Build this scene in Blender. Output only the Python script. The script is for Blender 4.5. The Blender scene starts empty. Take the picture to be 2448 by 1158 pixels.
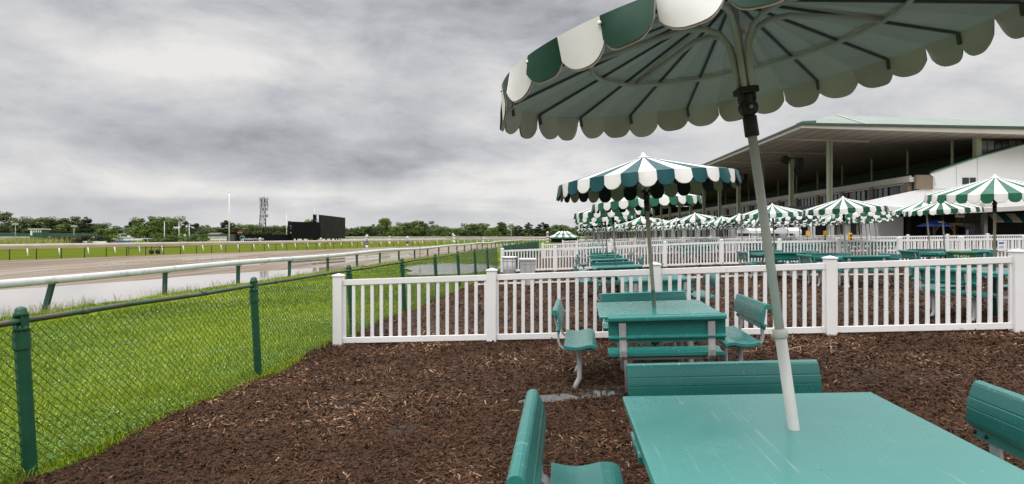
import bpy, math, random
import numpy as np
from mathutils import Matrix, Vector
random.seed(7); rng = np.random.default_rng(11)
C = bpy.context.scene.collection
F = 1400.0                      # focal length in pixels of the 2448 px wide photograph
CX, CY = 1224.0, 562.0          # principal column, horizon row
E = 1.592                       # eye height above the ground at the camera's foot
KU = 0.1186                     # sideways drift per metre of depth of the track direction
PHI = math.atan(KU)

# ------------------------------------------------------------------ camera, sky, sun, exposure
cam = bpy.data.objects.new('camera', bpy.data.cameras.new('camera')); C.objects.link(cam)
cam.data.sensor_width = 36.0; cam.data.lens = 36.0 * F / 2448.0
cam.location = (0, 0, E); cam.rotation_euler = (math.radians(90), 0, 0)
cam.data.shift_y = -(579.0 - CY) / 2448.0
cam.data.clip_start = 0.05; cam.data.clip_end = 20000
bpy.context.scene.camera = cam
vs = bpy.context.scene.view_settings
vs.view_transform = 'Standard'; vs.look = 'None'; vs.exposure = 0.0; vs.gamma = 1.0

SUN_EL, SUN_AZ = math.radians(56), math.radians(205)      # azimuth from +Y, clockwise: behind the camera, a little left
world = bpy.data.worlds.new('World'); bpy.context.scene.world = world
world.use_nodes = True
nt = world.node_tree; nt.nodes.clear()
def wn(t, **k):
    n = nt.nodes.new(t)
    for a, b in k.items(): setattr(n, a, b)
    return n
def wmath(op, a, b=None, c=None, clamp=False):
    n = wn('ShaderNodeMath', operation=op); n.use_clamp = clamp
    for i, v in enumerate((a, b, c)):
        if v is None: continue
        if isinstance(v, (int, float)): n.inputs[i].default_value = v
        else: nt.links.new(v, n.inputs[i])
    return n.outputs[0]
def wmap(v, a, b, c, d):
    n = wn('ShaderNodeMapRange', interpolation_type='SMOOTHSTEP')
    nt.links.new(v, n.inputs[0])
    for i, x in enumerate((a, b, c, d)): n.inputs[i + 1].default_value = x
    return n.outputs[0]
def wnoise(vec, scale, detail=5, rough=0.55, dist=0.0):
    n = wn('ShaderNodeTexNoise'); n.inputs['Scale'].default_value = scale
    n.inputs['Detail'].default_value = detail; n.inputs['Roughness'].default_value = rough
    n.inputs['Distortion'].default_value = dist
    nt.links.new(vec, n.inputs['Vector']); return n.outputs[0]
sky = wn('ShaderNodeTexSky', sky_type='NISHITA'); sky.sun_disc = False
sky.sun_elevation = SUN_EL; sky.sun_rotation = SUN_AZ
tc = wn('ShaderNodeTexCoord'); sep = wn('ShaderNodeSeparateXYZ'); nt.links.new(tc.outputs['Generated'], sep.inputs[0])
zc = wmath('MAXIMUM', sep.outputs[2], 0.0)
den = wmath('ADD', zc, 0.17)
px_ = wmath('DIVIDE', sep.outputs[0], den); py_ = wmath('DIVIDE', sep.outputs[1], den)
comb = wn('ShaderNodeCombineXYZ'); nt.links.new(px_, comb.inputs[0]); nt.links.new(py_, comb.inputs[1])
mp = wn('ShaderNodeMapping'); nt.links.new(comb.outputs[0], mp.inputs[0])
mp.inputs['Rotation'].default_value = (0, 0, math.radians(12)); mp.inputs['Scale'].default_value = (0.6, 1.0, 1.0)
mp.inputs['Location'].default_value = (3.1, 0.35, 0)
n1 = wnoise(mp.outputs[0], 0.9, 4, 0.5, 0.3)
n2 = wnoise(mp.outputs[0], 2.6, 5, 0.55, 0.3)
hyp = wmath('SQRT', wmath('ADD', wmath('MULTIPLY', sep.outputs[0], sep.outputs[0]), wmath('MULTIPLY', sep.outputs[1], sep.outputs[1])))
ww = wmath('ADD', wmath('DIVIDE', sep.outputs[2], hyp), wmath('MULTIPLY', wmath('SUBTRACT', n1, 0.5), 0.12))
uu = wmath('ADD', wmath('ARCTAN2', sep.outputs[0], sep.outputs[1]), wmath('MULTIPLY', wmath('SUBTRACT', n2, 0.5), 0.25))
az = wmath('ARCTAN2', sep.outputs[0], sep.outputs[1]); el = wmath('DIVIDE', sep.outputs[2], hyp)
cb2 = wn('ShaderNodeCombineXYZ'); nt.links.new(az, cb2.inputs[0]); nt.links.new(el, cb2.inputs[1])
mp2 = wn('ShaderNodeMapping'); nt.links.new(cb2.outputs[0], mp2.inputs[0]); mp2.inputs['Scale'].default_value = (3.0, 6.4, 1.0); mp2.inputs['Location'].default_value = (1.7, 4.2, 0.0)
n3 = wnoise(mp2.outputs[0], 1.35, 12, 0.62, 0.25)
cl = wmath('ADD', wmath('ADD', wmath('MULTIPLY', wmath('SUBTRACT', n1, 0.5), 0.38), wmath('MULTIPLY', wmath('SUBTRACT', n2, 0.5), 0.12)), wmath('MULTIPLY', wmath('SUBTRACT', n3, 0.5), 1.60))
def lobe(u0, su, w0, sw, k, tilt=0.0):      # one bank of cloud: heading, width, height, thickness, strength
    du = wmath('DIVIDE', wmath('SUBTRACT', uu, u0), su)
    wv = wmath('SUBTRACT', ww, wmath('ADD', w0, wmath('MULTIPLY', wmath('SUBTRACT', uu, u0), tilt)))
    dw = wmath('DIVIDE', wv, sw)
    return wmath('MULTIPLY', wmath('EXPONENT', wmath('MULTIPLY', wmath('ADD', wmath('MULTIPLY', du, du), wmath('MULTIPLY', dw, dw)), -1.0)), k)
tot = wmath('ADD', cl, 0.66)
for L in ((-0.42, 0.42, 0.145, 0.040, -0.46, -0.03), (-0.05, 0.35, 0.385, 0.075, -0.46, 0.0), (-0.62, 0.26, 0.26, 0.055, 0.22, 0.0), (-0.15, 0.30, 0.235, 0.04, 0.14, -0.1),
          (-0.2, 0.9, 0.072, 0.022, 0.30, 0.0), (0.10, 0.22, 0.10, 0.03, 0.28, 0.0), (-0.75, 0.2, 0.38, 0.05, -0.18, 0.0), (0.72, 0.3, 0.24, 0.08, 0.10, 0.0), (-0.5, 0.7, 0.035, 0.016, -0.12, 0.0), (-0.6, 0.3, 0.205, 0.025, -0.12, 0.08)): tot = wmath('ADD', tot, lobe(*L))
ramp = wn('ShaderNodeValToRGB'); nt.links.new(tot, ramp.inputs[0])
ramp.color_ramp.elements[0].position = 0.0; ramp.color_ramp.elements[0].color = (0.245, 0.255, 0.280, 1)
ramp.color_ramp.elements[1].position = 1.0; ramp.color_ramp.elements[1].color = (0.80, 0.785, 0.77, 1)
m_ = ramp.color_ramp.elements.new(0.5); m_.color = (0.515, 0.525, 0.55, 1)
# pale even band above the horizon, and the bright upper sky of an overcast day
hz = wmap(sep.outputs[2], 0.0, 0.09, 0.45, 0.0)
mixh = wn('ShaderNodeMix', data_type='RGBA'); nt.links.new(hz, mixh.inputs[0])
nt.links.new(ramp.outputs[0], mixh.inputs[6]); mixh.inputs[7].default_value = (0.70, 0.705, 0.715, 1)
zen = wmap(sep.outputs[2], 0.40, 0.80, 11.6, 46.0)
vm = wn('ShaderNodeVectorMath', operation='SCALE'); nt.links.new(mixh.outputs[2], vm.inputs[0]); nt.links.new(zen, vm.inputs['Scale'])
mixs = wn('ShaderNodeMix', data_type='RGBA'); mixs.inputs[0].default_value = 0.97
nt.links.new(sky.outputs[0], mixs.inputs[6]); nt.links.new(vm.outputs[0], mixs.inputs[7])
bg = wn('ShaderNodeBackground'); bg.inputs[1].default_value = 0.09
nt.links.new(mixs.outputs[2], bg.inputs[0])
nt.links.new(bg.outputs[0], wn('ShaderNodeOutputWorld').inputs[0])

sl = bpy.data.lights.new('sun', 'SUN'); sl.energy = 1.5; sl.angle = math.radians(45); sl.color = (1.0, 0.97, 0.93)
so = bpy.data.objects.new('sun', sl); C.objects.link(so)
sd = Vector((math.sin(SUN_AZ) * math.cos(SUN_EL), math.cos(SUN_AZ) * math.cos(SUN_EL), math.sin(SUN_EL)))
so.rotation_euler = (-sd).to_track_quat('-Z', 'Y').to_euler(); so.location = (0, -20, 30)

# ------------------------------------------------------------------ helpers
def zrel(v):
    """ground height relative to the eye, by distance v across the slope"""
    v = np.asarray(v, float)
    z = np.where(v > 6, -1.339 + 0.014 * (v - 6), -1.753 + 0.0422 * (v + 3.82))
    z = np.where(v < -3.82, -1.753 + 0.0372 * (v + 3.82), z)
    return np.where(v < -15.0, -2.169, z)
def gz(v): return float(zrel(v)) + E
def W(v, y, dz=0.0): return Vector((v + KU * y, y, gz(v) + dz))
def at(px, py, d): return Vector(((px - CX) / F * d, d, E - (py - CY) / F * d))
TZ = -2.2 + E                  # track level
def vnoise(x, y, seed=0):
    x = np.asarray(x, float); y = np.asarray(y, float)
    xi = np.floor(x).astype(np.int64); yi = np.floor(y).astype(np.int64); fx = x - xi; fy = y - yi
    fx = fx * fx * (3 - 2 * fx); fy = fy * fy * (3 - 2 * fy)
    def h(a, b):
        n = (a * 374761393 + b * 668265263 + seed * 974634777) & 0x7fffffff
        n = ((n ^ (n >> 13)) * 1274126177) & 0x7fffffff
        return ((n ^ (n >> 16)) & 0xffff) / 65535.0
    return (h(xi, yi) * (1 - fx) + h(xi + 1, yi) * fx) * (1 - fy) + (h(xi, yi + 1) * (1 - fx) + h(xi + 1, yi + 1) * fx) * fy

def tag(o, label=None, cat=None, group=None, kind=None):
    if label: o['label'] = label
    if cat: o['category'] = cat
    if group: o['group'] = group
    if kind: o['kind'] = kind
    return o
def empty(name, loc=(0, 0, 0), rot=(0, 0, 0), label=None, cat=None, group=None):
    o = bpy.data.objects.new(name, None); C.objects.link(o); o.location = loc; o.rotation_euler = rot
    o.empty_display_size = 0.1
    return tag(o, label, cat, group)
def copy_tree(o, parent=None):
    c = o.copy(); C.objects.link(c); c.parent = parent
    for ch in KIDS.get(o.name, ()): 
        d = copy_tree(ch, c)
        KIDS.setdefault(c.name, []).append(d)
    return c
KIDS = {}
class MB:
    def __init__(s): s.v = []; s.f = []; s.m = []; s.s = []
    def add(s, vs, fs, mi=0, sm=False):
        b = len(s.v); s.v += [tuple(p) for p in vs]
        for f in fs: s.f.append(tuple(b + i for i in f)); s.m.append(mi); s.s.append(sm)
    def box(s, c, d, M=None, mi=0):
        x, y, z = d[0] / 2, d[1] / 2, d[2] / 2
        P = [Vector((a * x, b * y, e * z)) for a in (-1, 1) for b in (-1, 1) for e in (-1, 1)]
        if M is not None: P = [M @ p for p in P]
        P = [p + Vector(c) for p in P]
        s.add(P, [(0, 1, 3, 2), (4, 6, 7, 5), (0, 4, 5, 1), (2, 3, 7, 6), (0, 2, 6, 4), (1, 5, 7, 3)], mi)
    def beam(s, a, b, w, h, mi=0, up=(0, 0, 1)):
        """box from a to b, w wide, h high"""
        a = Vector(a); b = Vector(b); d = (b - a); t = d.normalized(); u = Vector(up)
        r = t.cross(u).normalized(); u = r.cross(t)
        P = []
        for p in (a, b):
            for i, j in ((-1, -1), (1, -1), (1, 1), (-1, 1)): P.append(p + r * (i * w / 2) + u * (j * h / 2))
        s.add(P, [(3, 2, 1, 0), (4, 5, 6, 7), (0, 1, 5, 4), (1, 2, 6, 5), (2, 3, 7, 6), (3, 0, 4, 7)], mi)
    def tube(s, pts, r, n=8, mi=0, caps=True, sm=True, closed=False):
        pts = [Vector(p) for p in pts]; k = len(pts)
        rs = r if isinstance(r, (list, tuple)) else [r] * k
        V = []; prev = None
        for i, p in enumerate(pts):
            if closed: t = (pts[(i + 1) % k] - pts[i - 1]).normalized()
            else: t = (pts[min(i + 1, k - 1)] - pts[max(i - 1, 0)]).normalized()
            if prev is None:
                a = Vector((0, 0, 1)) if abs(t.z) < 0.9 else Vector((1, 0, 0)); u = t.cross(a).normalized()
            else: u = (prev - t * prev.dot(t)).normalized()
            prev = u; w = t.cross(u)
            for j in range(n):
                q = 2 * math.pi * j / n; V.append(p + (u * math.cos(q) + w * math.sin(q)) * rs[i])
        Fs = []
        for i in range(k if closed else k - 1):
            i2 = (i + 1) % k
            for j in range(n): Fs.append((i * n + j, i * n + (j + 1) % n, i2 * n + (j + 1) % n, i2 * n + j))
        s.add(V, Fs, mi, sm)
        if caps and not closed:
            b = len(s.v) - len(V)
            s.f.append(tuple(b + j for j in reversed(range(n)))); s.m.append(mi); s.s.append(False)
            s.f.append(tuple(b + (k - 1) * n + j for j in range(n))); s.m.append(mi); s.s.append(False)
    def lathe(s, prof, n=12, c=(0, 0, 0), mi=0, sm=True, M=None):
        V = []
        for r, z in prof:
            for j in range(n):
                q = 2 * math.pi * j / n; p = Vector((r * math.cos(q), r * math.sin(q), z))
                if M is not None: p = M @ p
                V.append(p + Vector(c))
        Fs = []
        for i in range(len(prof) - 1):
            for j in range(n): Fs.append((i * n + j, i * n + (j + 1) % n, (i + 1) * n + (j + 1) % n, (i + 1) * n + j))
        Fs.append(tuple(reversed(range(n)))); Fs.append(tuple((len(prof) - 1) * n + j for j in range(n)))
        s.add(V, Fs, mi, sm)
    def prism(s, poly, a, b, fn=lambda p, t: Vector((t, p[0], p[1])), mi=0, sm=False):
        """2-D outline extruded from a to b; fn(point, t) gives the 3-D position"""
        n = len(poly); V = [fn(p, a) for p in poly] + [fn(p, b) for p in poly]
        Fs = [(i, (i + 1) % n, n + (i + 1) % n, n + i) for i in range(n)]
        s.add(V, Fs, mi, sm); k = len(s.v) - 2 * n
        s.f.append(tuple(k + i for i in reversed(range(n)))); s.m.append(mi); s.s.append(False)
        s.f.append(tuple(k + n + i for i in range(n))); s.m.append(mi); s.s.append(False)
    def build(s, name, mats, parent=None, bevel=0.0):
        me = bpy.data.meshes.new(name); me.from_pydata(s.v, [], s.f)
        for m in (mats if isinstance(mats, (list, tuple)) else [mats]): me.materials.append(m)
        me.polygons.foreach_set('material_index', s.m); me.polygons.foreach_set('use_smooth', s.s); me.update()
        return link(name, me, parent, bevel)
def link(name, me, parent=None, bevel=0.0):
    o = bpy.data.objects.new(name, me); C.objects.link(o)
    if parent is not None: o.parent = parent; KIDS.setdefault(parent.name, []).append(o)
    if bevel:
        b = o.modifiers.new('bevel', 'BEVEL'); b.width = bevel; b.segments = 2; b.limit_method = 'ANGLE'; b.angle_limit = math.radians(40)
    return o
def fast_mesh(name, verts, sizes, mats, rnd=None, midx=None):
    """verts: (n,3) array used in order; sizes: vertices per face"""
    me = bpy.data.meshes.new(name); n = len(verts); sizes = np.asarray(sizes, np.int32)
    me.vertices.add(n); me.vertices.foreach_set('co', np.asarray(verts, np.float32).ravel())
    me.loops.add(n); me.loops.foreach_set('vertex_index', np.arange(n, dtype=np.int32))
    me.polygons.add(len(sizes)); me.polygons.foreach_set('loop_start', np.concatenate([[0], np.cumsum(sizes)[:-1]]).astype(np.int32))
    try: me.polygons.foreach_set('loop_total', sizes)
    except Exception: pass
    for m in (mats if isinstance(mats, (list, tuple)) else [mats]): me.materials.append(m)
    if midx is not None: me.polygons.foreach_set('material_index', np.asarray(midx, np.int32))
    if rnd is not None:
        a = me.attributes.new('rnd', 'FLOAT', 'FACE'); a.data.foreach_set('value', np.asarray(rnd, np.float32))
    me.update(calc_edges=True); me.validate(); return me

# ------------------------------------------------------------------ materials
class NG:
    def __init__(s, name):
        s.mat = bpy.data.materials.new(name); s.mat.use_nodes = True; s.t = s.mat.node_tree
        s.b = s.t.nodes['Principled BSDF']; s.tc = None
    def n(s, t, **k):
        x = s.t.nodes.new(t)
        for a, b in k.items(): setattr(x, a, b)
        return x
    def l(s, a, b): s.t.links.new(a, b)
    def co(s, scale=(1, 1, 1), rot=(0, 0, 0)):
        if s.tc is None: s.tc = s.n('ShaderNodeTexCoord')
        m = s.n('ShaderNodeMapping'); m.inputs['Scale'].default_value = scale; m.inputs['Rotation'].default_value = rot
        s.l(s.tc.outputs['Object'], m.inputs[0]); return m.outputs[0]
    def noise(s, scale, detail=4, rough=0.55, vec=None, dist=0):
        x = s.n('ShaderNodeTexNoise'); x.inputs['Scale'].default_value = scale; x.inputs['Detail'].default_value = detail
        x.inputs['Roughness'].default_value = rough; x.inputs['Distortion'].default_value = dist
        s.l(vec if vec is not None else s.co(), x.inputs['Vector']); return x.outputs[0]
    def ramp(s, fac, *st):
        r = s.n('ShaderNodeValToRGB'); s.l(fac, r.inputs[0]); e = r.color_ramp.elements
        while len(e) < len(st): e.new(0.5)
        for i, (p, c) in enumerate(st): e[i].position = p; e[i].color = (c if len(c) == 4 else (*c, 1)) if not isinstance(c, (int, float)) else (c, c, c, 1)
        return r.outputs[0]
    def mix(s, fac, a, b, mode='MIX'):
        m = s.n('ShaderNodeMix', data_type='RGBA', blend_type=mode)
        for i, v in ((0, fac), (6, a), (7, b)):
            if isinstance(v, (int, float)): m.inputs[i].default_value = v
            elif isinstance(v, tuple): m.inputs[i].default_value = (*v, 1) if len(v) == 3 else v
            else: s.l(v, m.inputs[i])
        return m.outputs[2]
    def math(s, op, a, b=0.0):
        m = s.n('ShaderNodeMath', operation=op)
        for i, v in enumerate((a, b)):
            if isinstance(v, (int, float)): m.inputs[i].default_value = v
            else: s.l(v, m.inputs[i])
        return m.outputs[0]
    def bump(s, h, strength=0.3, dist=0.01):
        b = s.n('ShaderNodeBump'); b.inputs['Strength'].default_value = strength; b.inputs['Distance'].default_value = dist
        s.l(h, b.inputs['Height']); s.l(b.outputs[0], s.b.inputs['Normal'])
    def out(s, col=None, rough=None, metal=None, spec=None):
        for k, v in (('Base Color', col), ('Roughness', rough), ('Metallic', metal), ('Specular IOR Level', spec)):
            if v is None: continue
            if isinstance(v, (int, float)): s.b.inputs[k].default_value = v
            elif isinstance(v, tuple): s.b.inputs[k].default_value = (*v, 1)
            else: s.l(v, s.b.inputs[k])
        return s.mat
def mat(name, col, rough=0.6, var=0.15, scale=3.0, metal=0.0, bump=0.0, dirt=None, dirt_amt=0.5, spec=0.5, bscale=None):
    g = NG(name); f = g.noise(scale, 5, 0.6)
    dk = tuple(c * (1 - var) for c in col); lt = tuple(min(1, c * (1 + var)) for c in col)
    c = g.ramp(f, (0.3, dk), (0.7, lt))
    if dirt:
        d = g.noise(scale * 2.7, 8, 0.72)
        c = g.mix(g.ramp(d, (1 - dirt_amt * 0.75, 0.0), (1.02 - dirt_amt * 0.55, 1.0)), c, dirt)
    if bump: g.bump(g.noise(bscale or scale * 12, 4), bump, 0.004)
    r = g.ramp(g.noise(scale * 1.7, 3), (0.3, max(0, rough - 0.08)), (0.7, min(1, rough + 0.08)))
    return g.out(c, r, metal, spec)
def plain(name, col, rough=0.6, metal=0.0): return mat(name, col, rough, 0.08, 2.0, metal)

M = {}
M['vinyl'] = mat('white_vinyl', (0.80, 0.79, 0.78), 0.45, 0.05, 1.5, dirt=(0.50, 0.47, 0.41), dirt_amt=0.52)
M['post_green'] = mat('fence_green_paint', (0.006, 0.072, 0.032), 0.42, 0.25, 6, dirt=(0.05, 0.13, 0.09), dirt_amt=0.45, bump=0.15)
M['rail_green'] = mat('weathered_green_rail', (0.028, 0.085, 0.045), 0.5, 0.35, 3, dirt=(0.10, 0.06, 0.04), dirt_amt=0.75, bump=0.2)
M['wire'] = mat('green_coated_wire', (0.012, 0.055, 0.030), 0.5, 0.2, 3)
M['rail_white'] = mat('weathered_white_rail', (0.60, 0.605, 0.605), 0.55, 0.08, 0.8, dirt=(0.36, 0.38, 0.33), dirt_amt=0.62, bump=0.1)
M['rail_post'] = mat('dark_green_rail_post', (0.02, 0.075, 0.055), 0.55, 0.3, 5, dirt=(0.30, 0.33, 0.29), dirt_amt=0.5)
M['far_rail'] = mat('shaded_beige_rail', (0.34, 0.29, 0.21), 0.6, 0.15, 0.6)  # lower face of the white cover, its brown shading put into the colour
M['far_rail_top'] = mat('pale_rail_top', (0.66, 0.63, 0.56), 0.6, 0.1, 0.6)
M['far_post'] = mat('brown_metal_post', (0.11, 0.10, 0.075), 0.6, 0.1, 2)
M['white'] = mat('white_paint', (0.78, 0.78, 0.77), 0.55, 0.05, 1.0)
M['steel'] = mat('galvanised_grey_paint', (0.42, 0.43, 0.43), 0.45, 0.12, 6, dirt=(0.27, 0.25, 0.22), dirt_amt=0.45, bump=0.1)
M['pole'] = mat('grey_painted_pole', (0.60, 0.60, 0.57), 0.42, 0.10, 5, dirt=(0.16, 0.15, 0.13), dirt_amt=0.40)
M['pole_tan'] = mat('worn_tan_pole', (0.44, 0.40, 0.29), 0.5, 0.15, 6, dirt=(0.20, 0.15, 0.09), dirt_amt=0.5)
M['pole_dark'] = mat('dark_pole', (0.10, 0.10, 0.09), 0.5, 0.1, 4)
M['black'] = mat('black_plastic', (0.018, 0.019, 0.020), 0.5, 0.2, 5)
M['socket'] = mat('green_pole_base', (0.02, 0.09, 0.06), 0.5, 0.2, 5, dirt=(0.12, 0.10, 0.06), dirt_amt=0.5)
M['frame'] = mat('umbrella_frame_grey', (0.58, 0.59, 0.57), 0.45, 0.08, 5)
M['rib'] = mat('umbrella_rib_dark', (0.10, 0.105, 0.105), 0.5, 0.15, 8)
M['inner'] = mat('coated_grey_cloth', (0.72, 0.74, 0.77), 0.7, 0.06, 4, bump=0.12, bscale=25)
M['inner2'] = mat('coated_grey_cloth_darker', (0.63, 0.66, 0.69), 0.7, 0.08, 4, bump=0.12, bscale=25)
M['in_val2'] = mat('valance_lining_darker', (0.56, 0.50, 0.47), 0.75, 0.14, 4, bump=0.12, bscale=25)
M['in_val'] = mat('valance_lining', (0.66, 0.60, 0.57), 0.75, 0.10, 4, bump=0.12, bscale=25)
M['olive'] = mat('lit_through_underside', (0.36, 0.35, 0.26), 0.8, 0.12, 4)  # underside of white panels, light through the cloth painted as olive
M['darkgreen_in'] = mat('shaded_underside', (0.012, 0.016, 0.016), 0.8, 0.12, 4)  # underside of green panels, shade painted as near-black
M['cloth_white'] = mat('white_vinyl_cloth', (0.74, 0.73, 0.70), 0.55, 0.05, 5, dirt=(0.55, 0.52, 0.45), dirt_amt=0.45, bump=0.4, bscale=11)
def cloth_green(name, col): return mat(name, col, 0.45, 0.16, 5, dirt=tuple(min(1, c * 2.0 + 0.012) for c in col), dirt_amt=0.38, bump=0.45, bscale=11, spec=0.25)
M['g_dark'] = cloth_green('deep_green_cloth', (0.0025, 0.040, 0.019))
M['g_mid'] = cloth_green('green_cloth', (0.016, 0.115, 0.060))
M['g_teal'] = cloth_green('faded_teal_cloth', (0.008, 0.070, 0.078))
M['g_navy'] = cloth_green('dark_blue_green_cloth', (0.008, 0.036, 0.044))
def teal(name, k=1.0, ior=2.1):
    g = NG(name)
    f = g.noise(2.2, 5, 0.6)
    c = g.ramp(f, (0.3, (0.032 * k, 0.265 * k, 0.232 * k)), (0.7, (0.042 * k, 0.300 * k, 0.266 * k)))
    # thin pale scratches running along the boards, small chips and dark specks
    s1 = g.noise(5.0, 2, 0.5, g.co((15, 0.14, 9), (0, 0, 0.03)))
    s2 = g.noise(3.0, 3, 0.6, g.co((1.3, 1.3, 1)))
    scr = g.math('MULTIPLY', g.ramp(s1, (0.668, 0.0), (0.682, 1.0)), g.ramp(s2, (0.45, 0.0), (0.58, 1.0)))
    chip = g.ramp(g.noise(42, 3, 0.5), (0.745, 0.0), (0.775, 1.0))
    c = g.mix(g.math('MULTIPLY', g.math('MAXIMUM', g.math('MULTIPLY', scr, 0.6), chip), 0.6), c, (0.50, 0.60, 0.52))
    c = g.mix(g.math('MULTIPLY', g.ramp(g.noise(27, 2, 0.5), (0.765, 0.0), (0.79, 1.0)), 0.7), c, (0.05, 0.06, 0.05))
    g.bump(g.noise(180, 2), 0.12, 0.002)
    r = g.ramp(g.noise(3.5, 5, 0.65), (0.3, 0.20), (0.7, 0.31))
    g.b.inputs['IOR'].default_value = ior
    return g.out(c, r, 0.0, 0.5)
M['teal'] = teal('teal_painted_aluminium'); M['teal_bench'] = teal('teal_bench_paint', 0.72, 1.55)
M['concrete'] = mat('pale_concrete', (0.36, 0.31, 0.25), 0.8, 0.15, 4)
M['glass'] = mat('dark_glass', (0.03, 0.034, 0.036), 0.18, 0.3, 0.5)
M['glass_lit'] = mat('grey_window_glass', (0.20, 0.21, 0.215), 0.25, 0.3, 0.5)
M['wall_white'] = mat('white_painted_wall', (0.74, 0.74, 0.745), 0.6, 0.04, 0.35, dirt=(0.60, 0.60, 0.58), dirt_amt=0.4)
M['soffit'] = None
M['roof_green'] = mat('pale_green_metal_roof', (0.21, 0.255, 0.222), 0.5, 0.10, 0.25)
M['gutter'] = mat('dark_green_gutter', (0.05, 0.075, 0.055), 0.5, 0.3, 3)
M['trim_green'] = mat('green_roof_trim', (0.06, 0.17, 0.11), 0.5, 0.1, 1)
M['fascia'] = mat('cream_fascia', (0.50, 0.47, 0.42), 0.6, 0.06, 0.5)
M['column'] = mat('pale_green_steel_column', (0.37, 0.40, 0.28), 0.5, 0.10, 1.0)
M['seats'] = mat('dark_green_seating', (0.012, 0.03, 0.022), 0.7, 0.4, 1.2)
M['interior'] = mat('dark_interior', (0.035, 0.034, 0.034), 0.8, 0.3, 0.4)  # in the stand and hall, shade under the roof goes into this near-black
M['parapet'] = mat('tan_white_parapet', (0.52, 0.51, 0.47), 0.6, 0.08, 0.4)
M['brick'] = mat('tan_panel', (0.20, 0.155, 0.11), 0.7, 0.15, 1.0)
M['board'] = mat('black_screen', (0.008, 0.0085, 0.010), 0.7, 0.15, 0.2, spec=0.12)
M['board2'] = mat('charcoal_screen', (0.020, 0.0185, 0.019), 0.75, 0.12, 0.2, spec=0.12)
M['bark'] = mat('bark', (0.09, 0.07, 0.05), 0.9, 0.2, 3)
M['red'] = mat('red_paint', (0.35, 0.03, 0.03), 0.5)
M['darkred'] = mat('dark_red_roof', (0.16, 0.05, 0.05), 0.7)
M['yellow'] = mat('yellow_paint', (0.75, 0.42, 0.03), 0.5)
M['blue'] = mat('blue_cloth', (0.012, 0.05, 0.24), 0.5)
M['sign_blue'] = mat('blue_banner', (0.01, 0.07, 0.33), 0.5)
M['wood'] = mat('orange_wood', (0.36, 0.17, 0.06), 0.6, 0.2, 4)
M['bin_green'] = mat('green_barrel', (0.010, 0.085, 0.035), 0.45, 0.15, 3)
M['screen_green'] = mat('green_windscreen', (0.010, 0.085, 0.040), 0.7, 0.15, 2)
M['hut_green'] = mat('hut_green', (0.02, 0.08, 0.05), 0.6)
M['bag'] = mat('grey_bin_liner', (0.46, 0.46, 0.47), 0.4, 0.12, 6)
M['purple'] = mat('purple_paint', (0.16, 0.13, 0.24), 0.5)
M['banner_tan'] = mat('tan_banner', (0.45, 0.33, 0.25), 0.6, 0.35, 0.6)
M['letter_white'] = plain('white_lettering', (0.75, 0.76, 0.75), 0.5)
M['letter_yellow'] = plain('pale_yellow_lettering', (0.65, 0.62, 0.35), 0.5)
M['letter_dark'] = plain('dark_green_lettering', (0.01, 0.12, 0.06), 0.5)

g = NG('boarded_soffit'); wv = g.n('ShaderNodeTexWave', wave_type='BANDS', bands_direction='X'); wv.inputs['Scale'].default_value = 0.22
g.l(g.co(), wv.inputs['Vector'])
M['soffit'] = g.out(g.mix(g.ramp(wv.outputs[1], (0.0, 1.0), (0.045, 0.0)), g.ramp(g.noise(0.3, 4), (0.3, (0.36, 0.30, 0.25)), (0.7, (0.42, 0.355, 0.30))), (0.14, 0.11, 0.09)), 0.7)

# foliage: every leaf face carries its own random number
def leaf(name, dk, md, lt, rough=0.55, spec=0.3):
    g = NG(name); a = g.n('ShaderNodeAttribute', attribute_name='rnd')
    oi = g.n('ShaderNodeObjectInfo')
    c = g.ramp(a.outputs['Fac'], (0.0, dk), (0.55, md), (1.0, lt))
    c = g.mix(g.math('MULTIPLY', oi.outputs['Random'], 0.5), c, tuple(x * 0.55 for x in md))
    g.b.inputs['Specular IOR Level'].default_value = spec
    return g.out(c, rough)
M['leaf_dark'] = leaf('dark_leaves', (0.034, 0.052, 0.016), (0.105, 0.145, 0.036), (0.22, 0.275, 0.072))
M['leaf_mid'] = leaf('mid_leaves', (0.045, 0.078, 0.012), (0.13, 0.195, 0.030), (0.26, 0.34, 0.065))
M['leaf_pine'] = leaf('pine_needles', (0.020, 0.032, 0.015), (0.058, 0.080, 0.034), (0.12, 0.15, 0.066))
M['grass_blade'] = leaf('grass_blades', (0.11, 0.185, 0.004), (0.295, 0.41, 0.010), (0.52, 0.58, 0.04), 0.55)
M['clover'] = leaf('clover_leaves', (0.05, 0.14, 0.010), (0.10, 0.22, 0.018), (0.17, 0.30, 0.035), 0.5)
M['flower'] = leaf('clover_flowers', (0.42, 0.44, 0.26), (0.58, 0.58, 0.42), (0.74, 0.73, 0.60), 0.7)
M['straw'] = leaf('dry_grass', (0.16, 0.22, 0.03), (0.34, 0.36, 0.09), (0.52, 0.46, 0.18), 0.6)
M['chips'] = leaf('bark_chips', (0.014, 0.007, 0.004), (0.135, 0.064, 0.033), (0.70, 0.45, 0.28), 0.75, 0.12)

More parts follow.
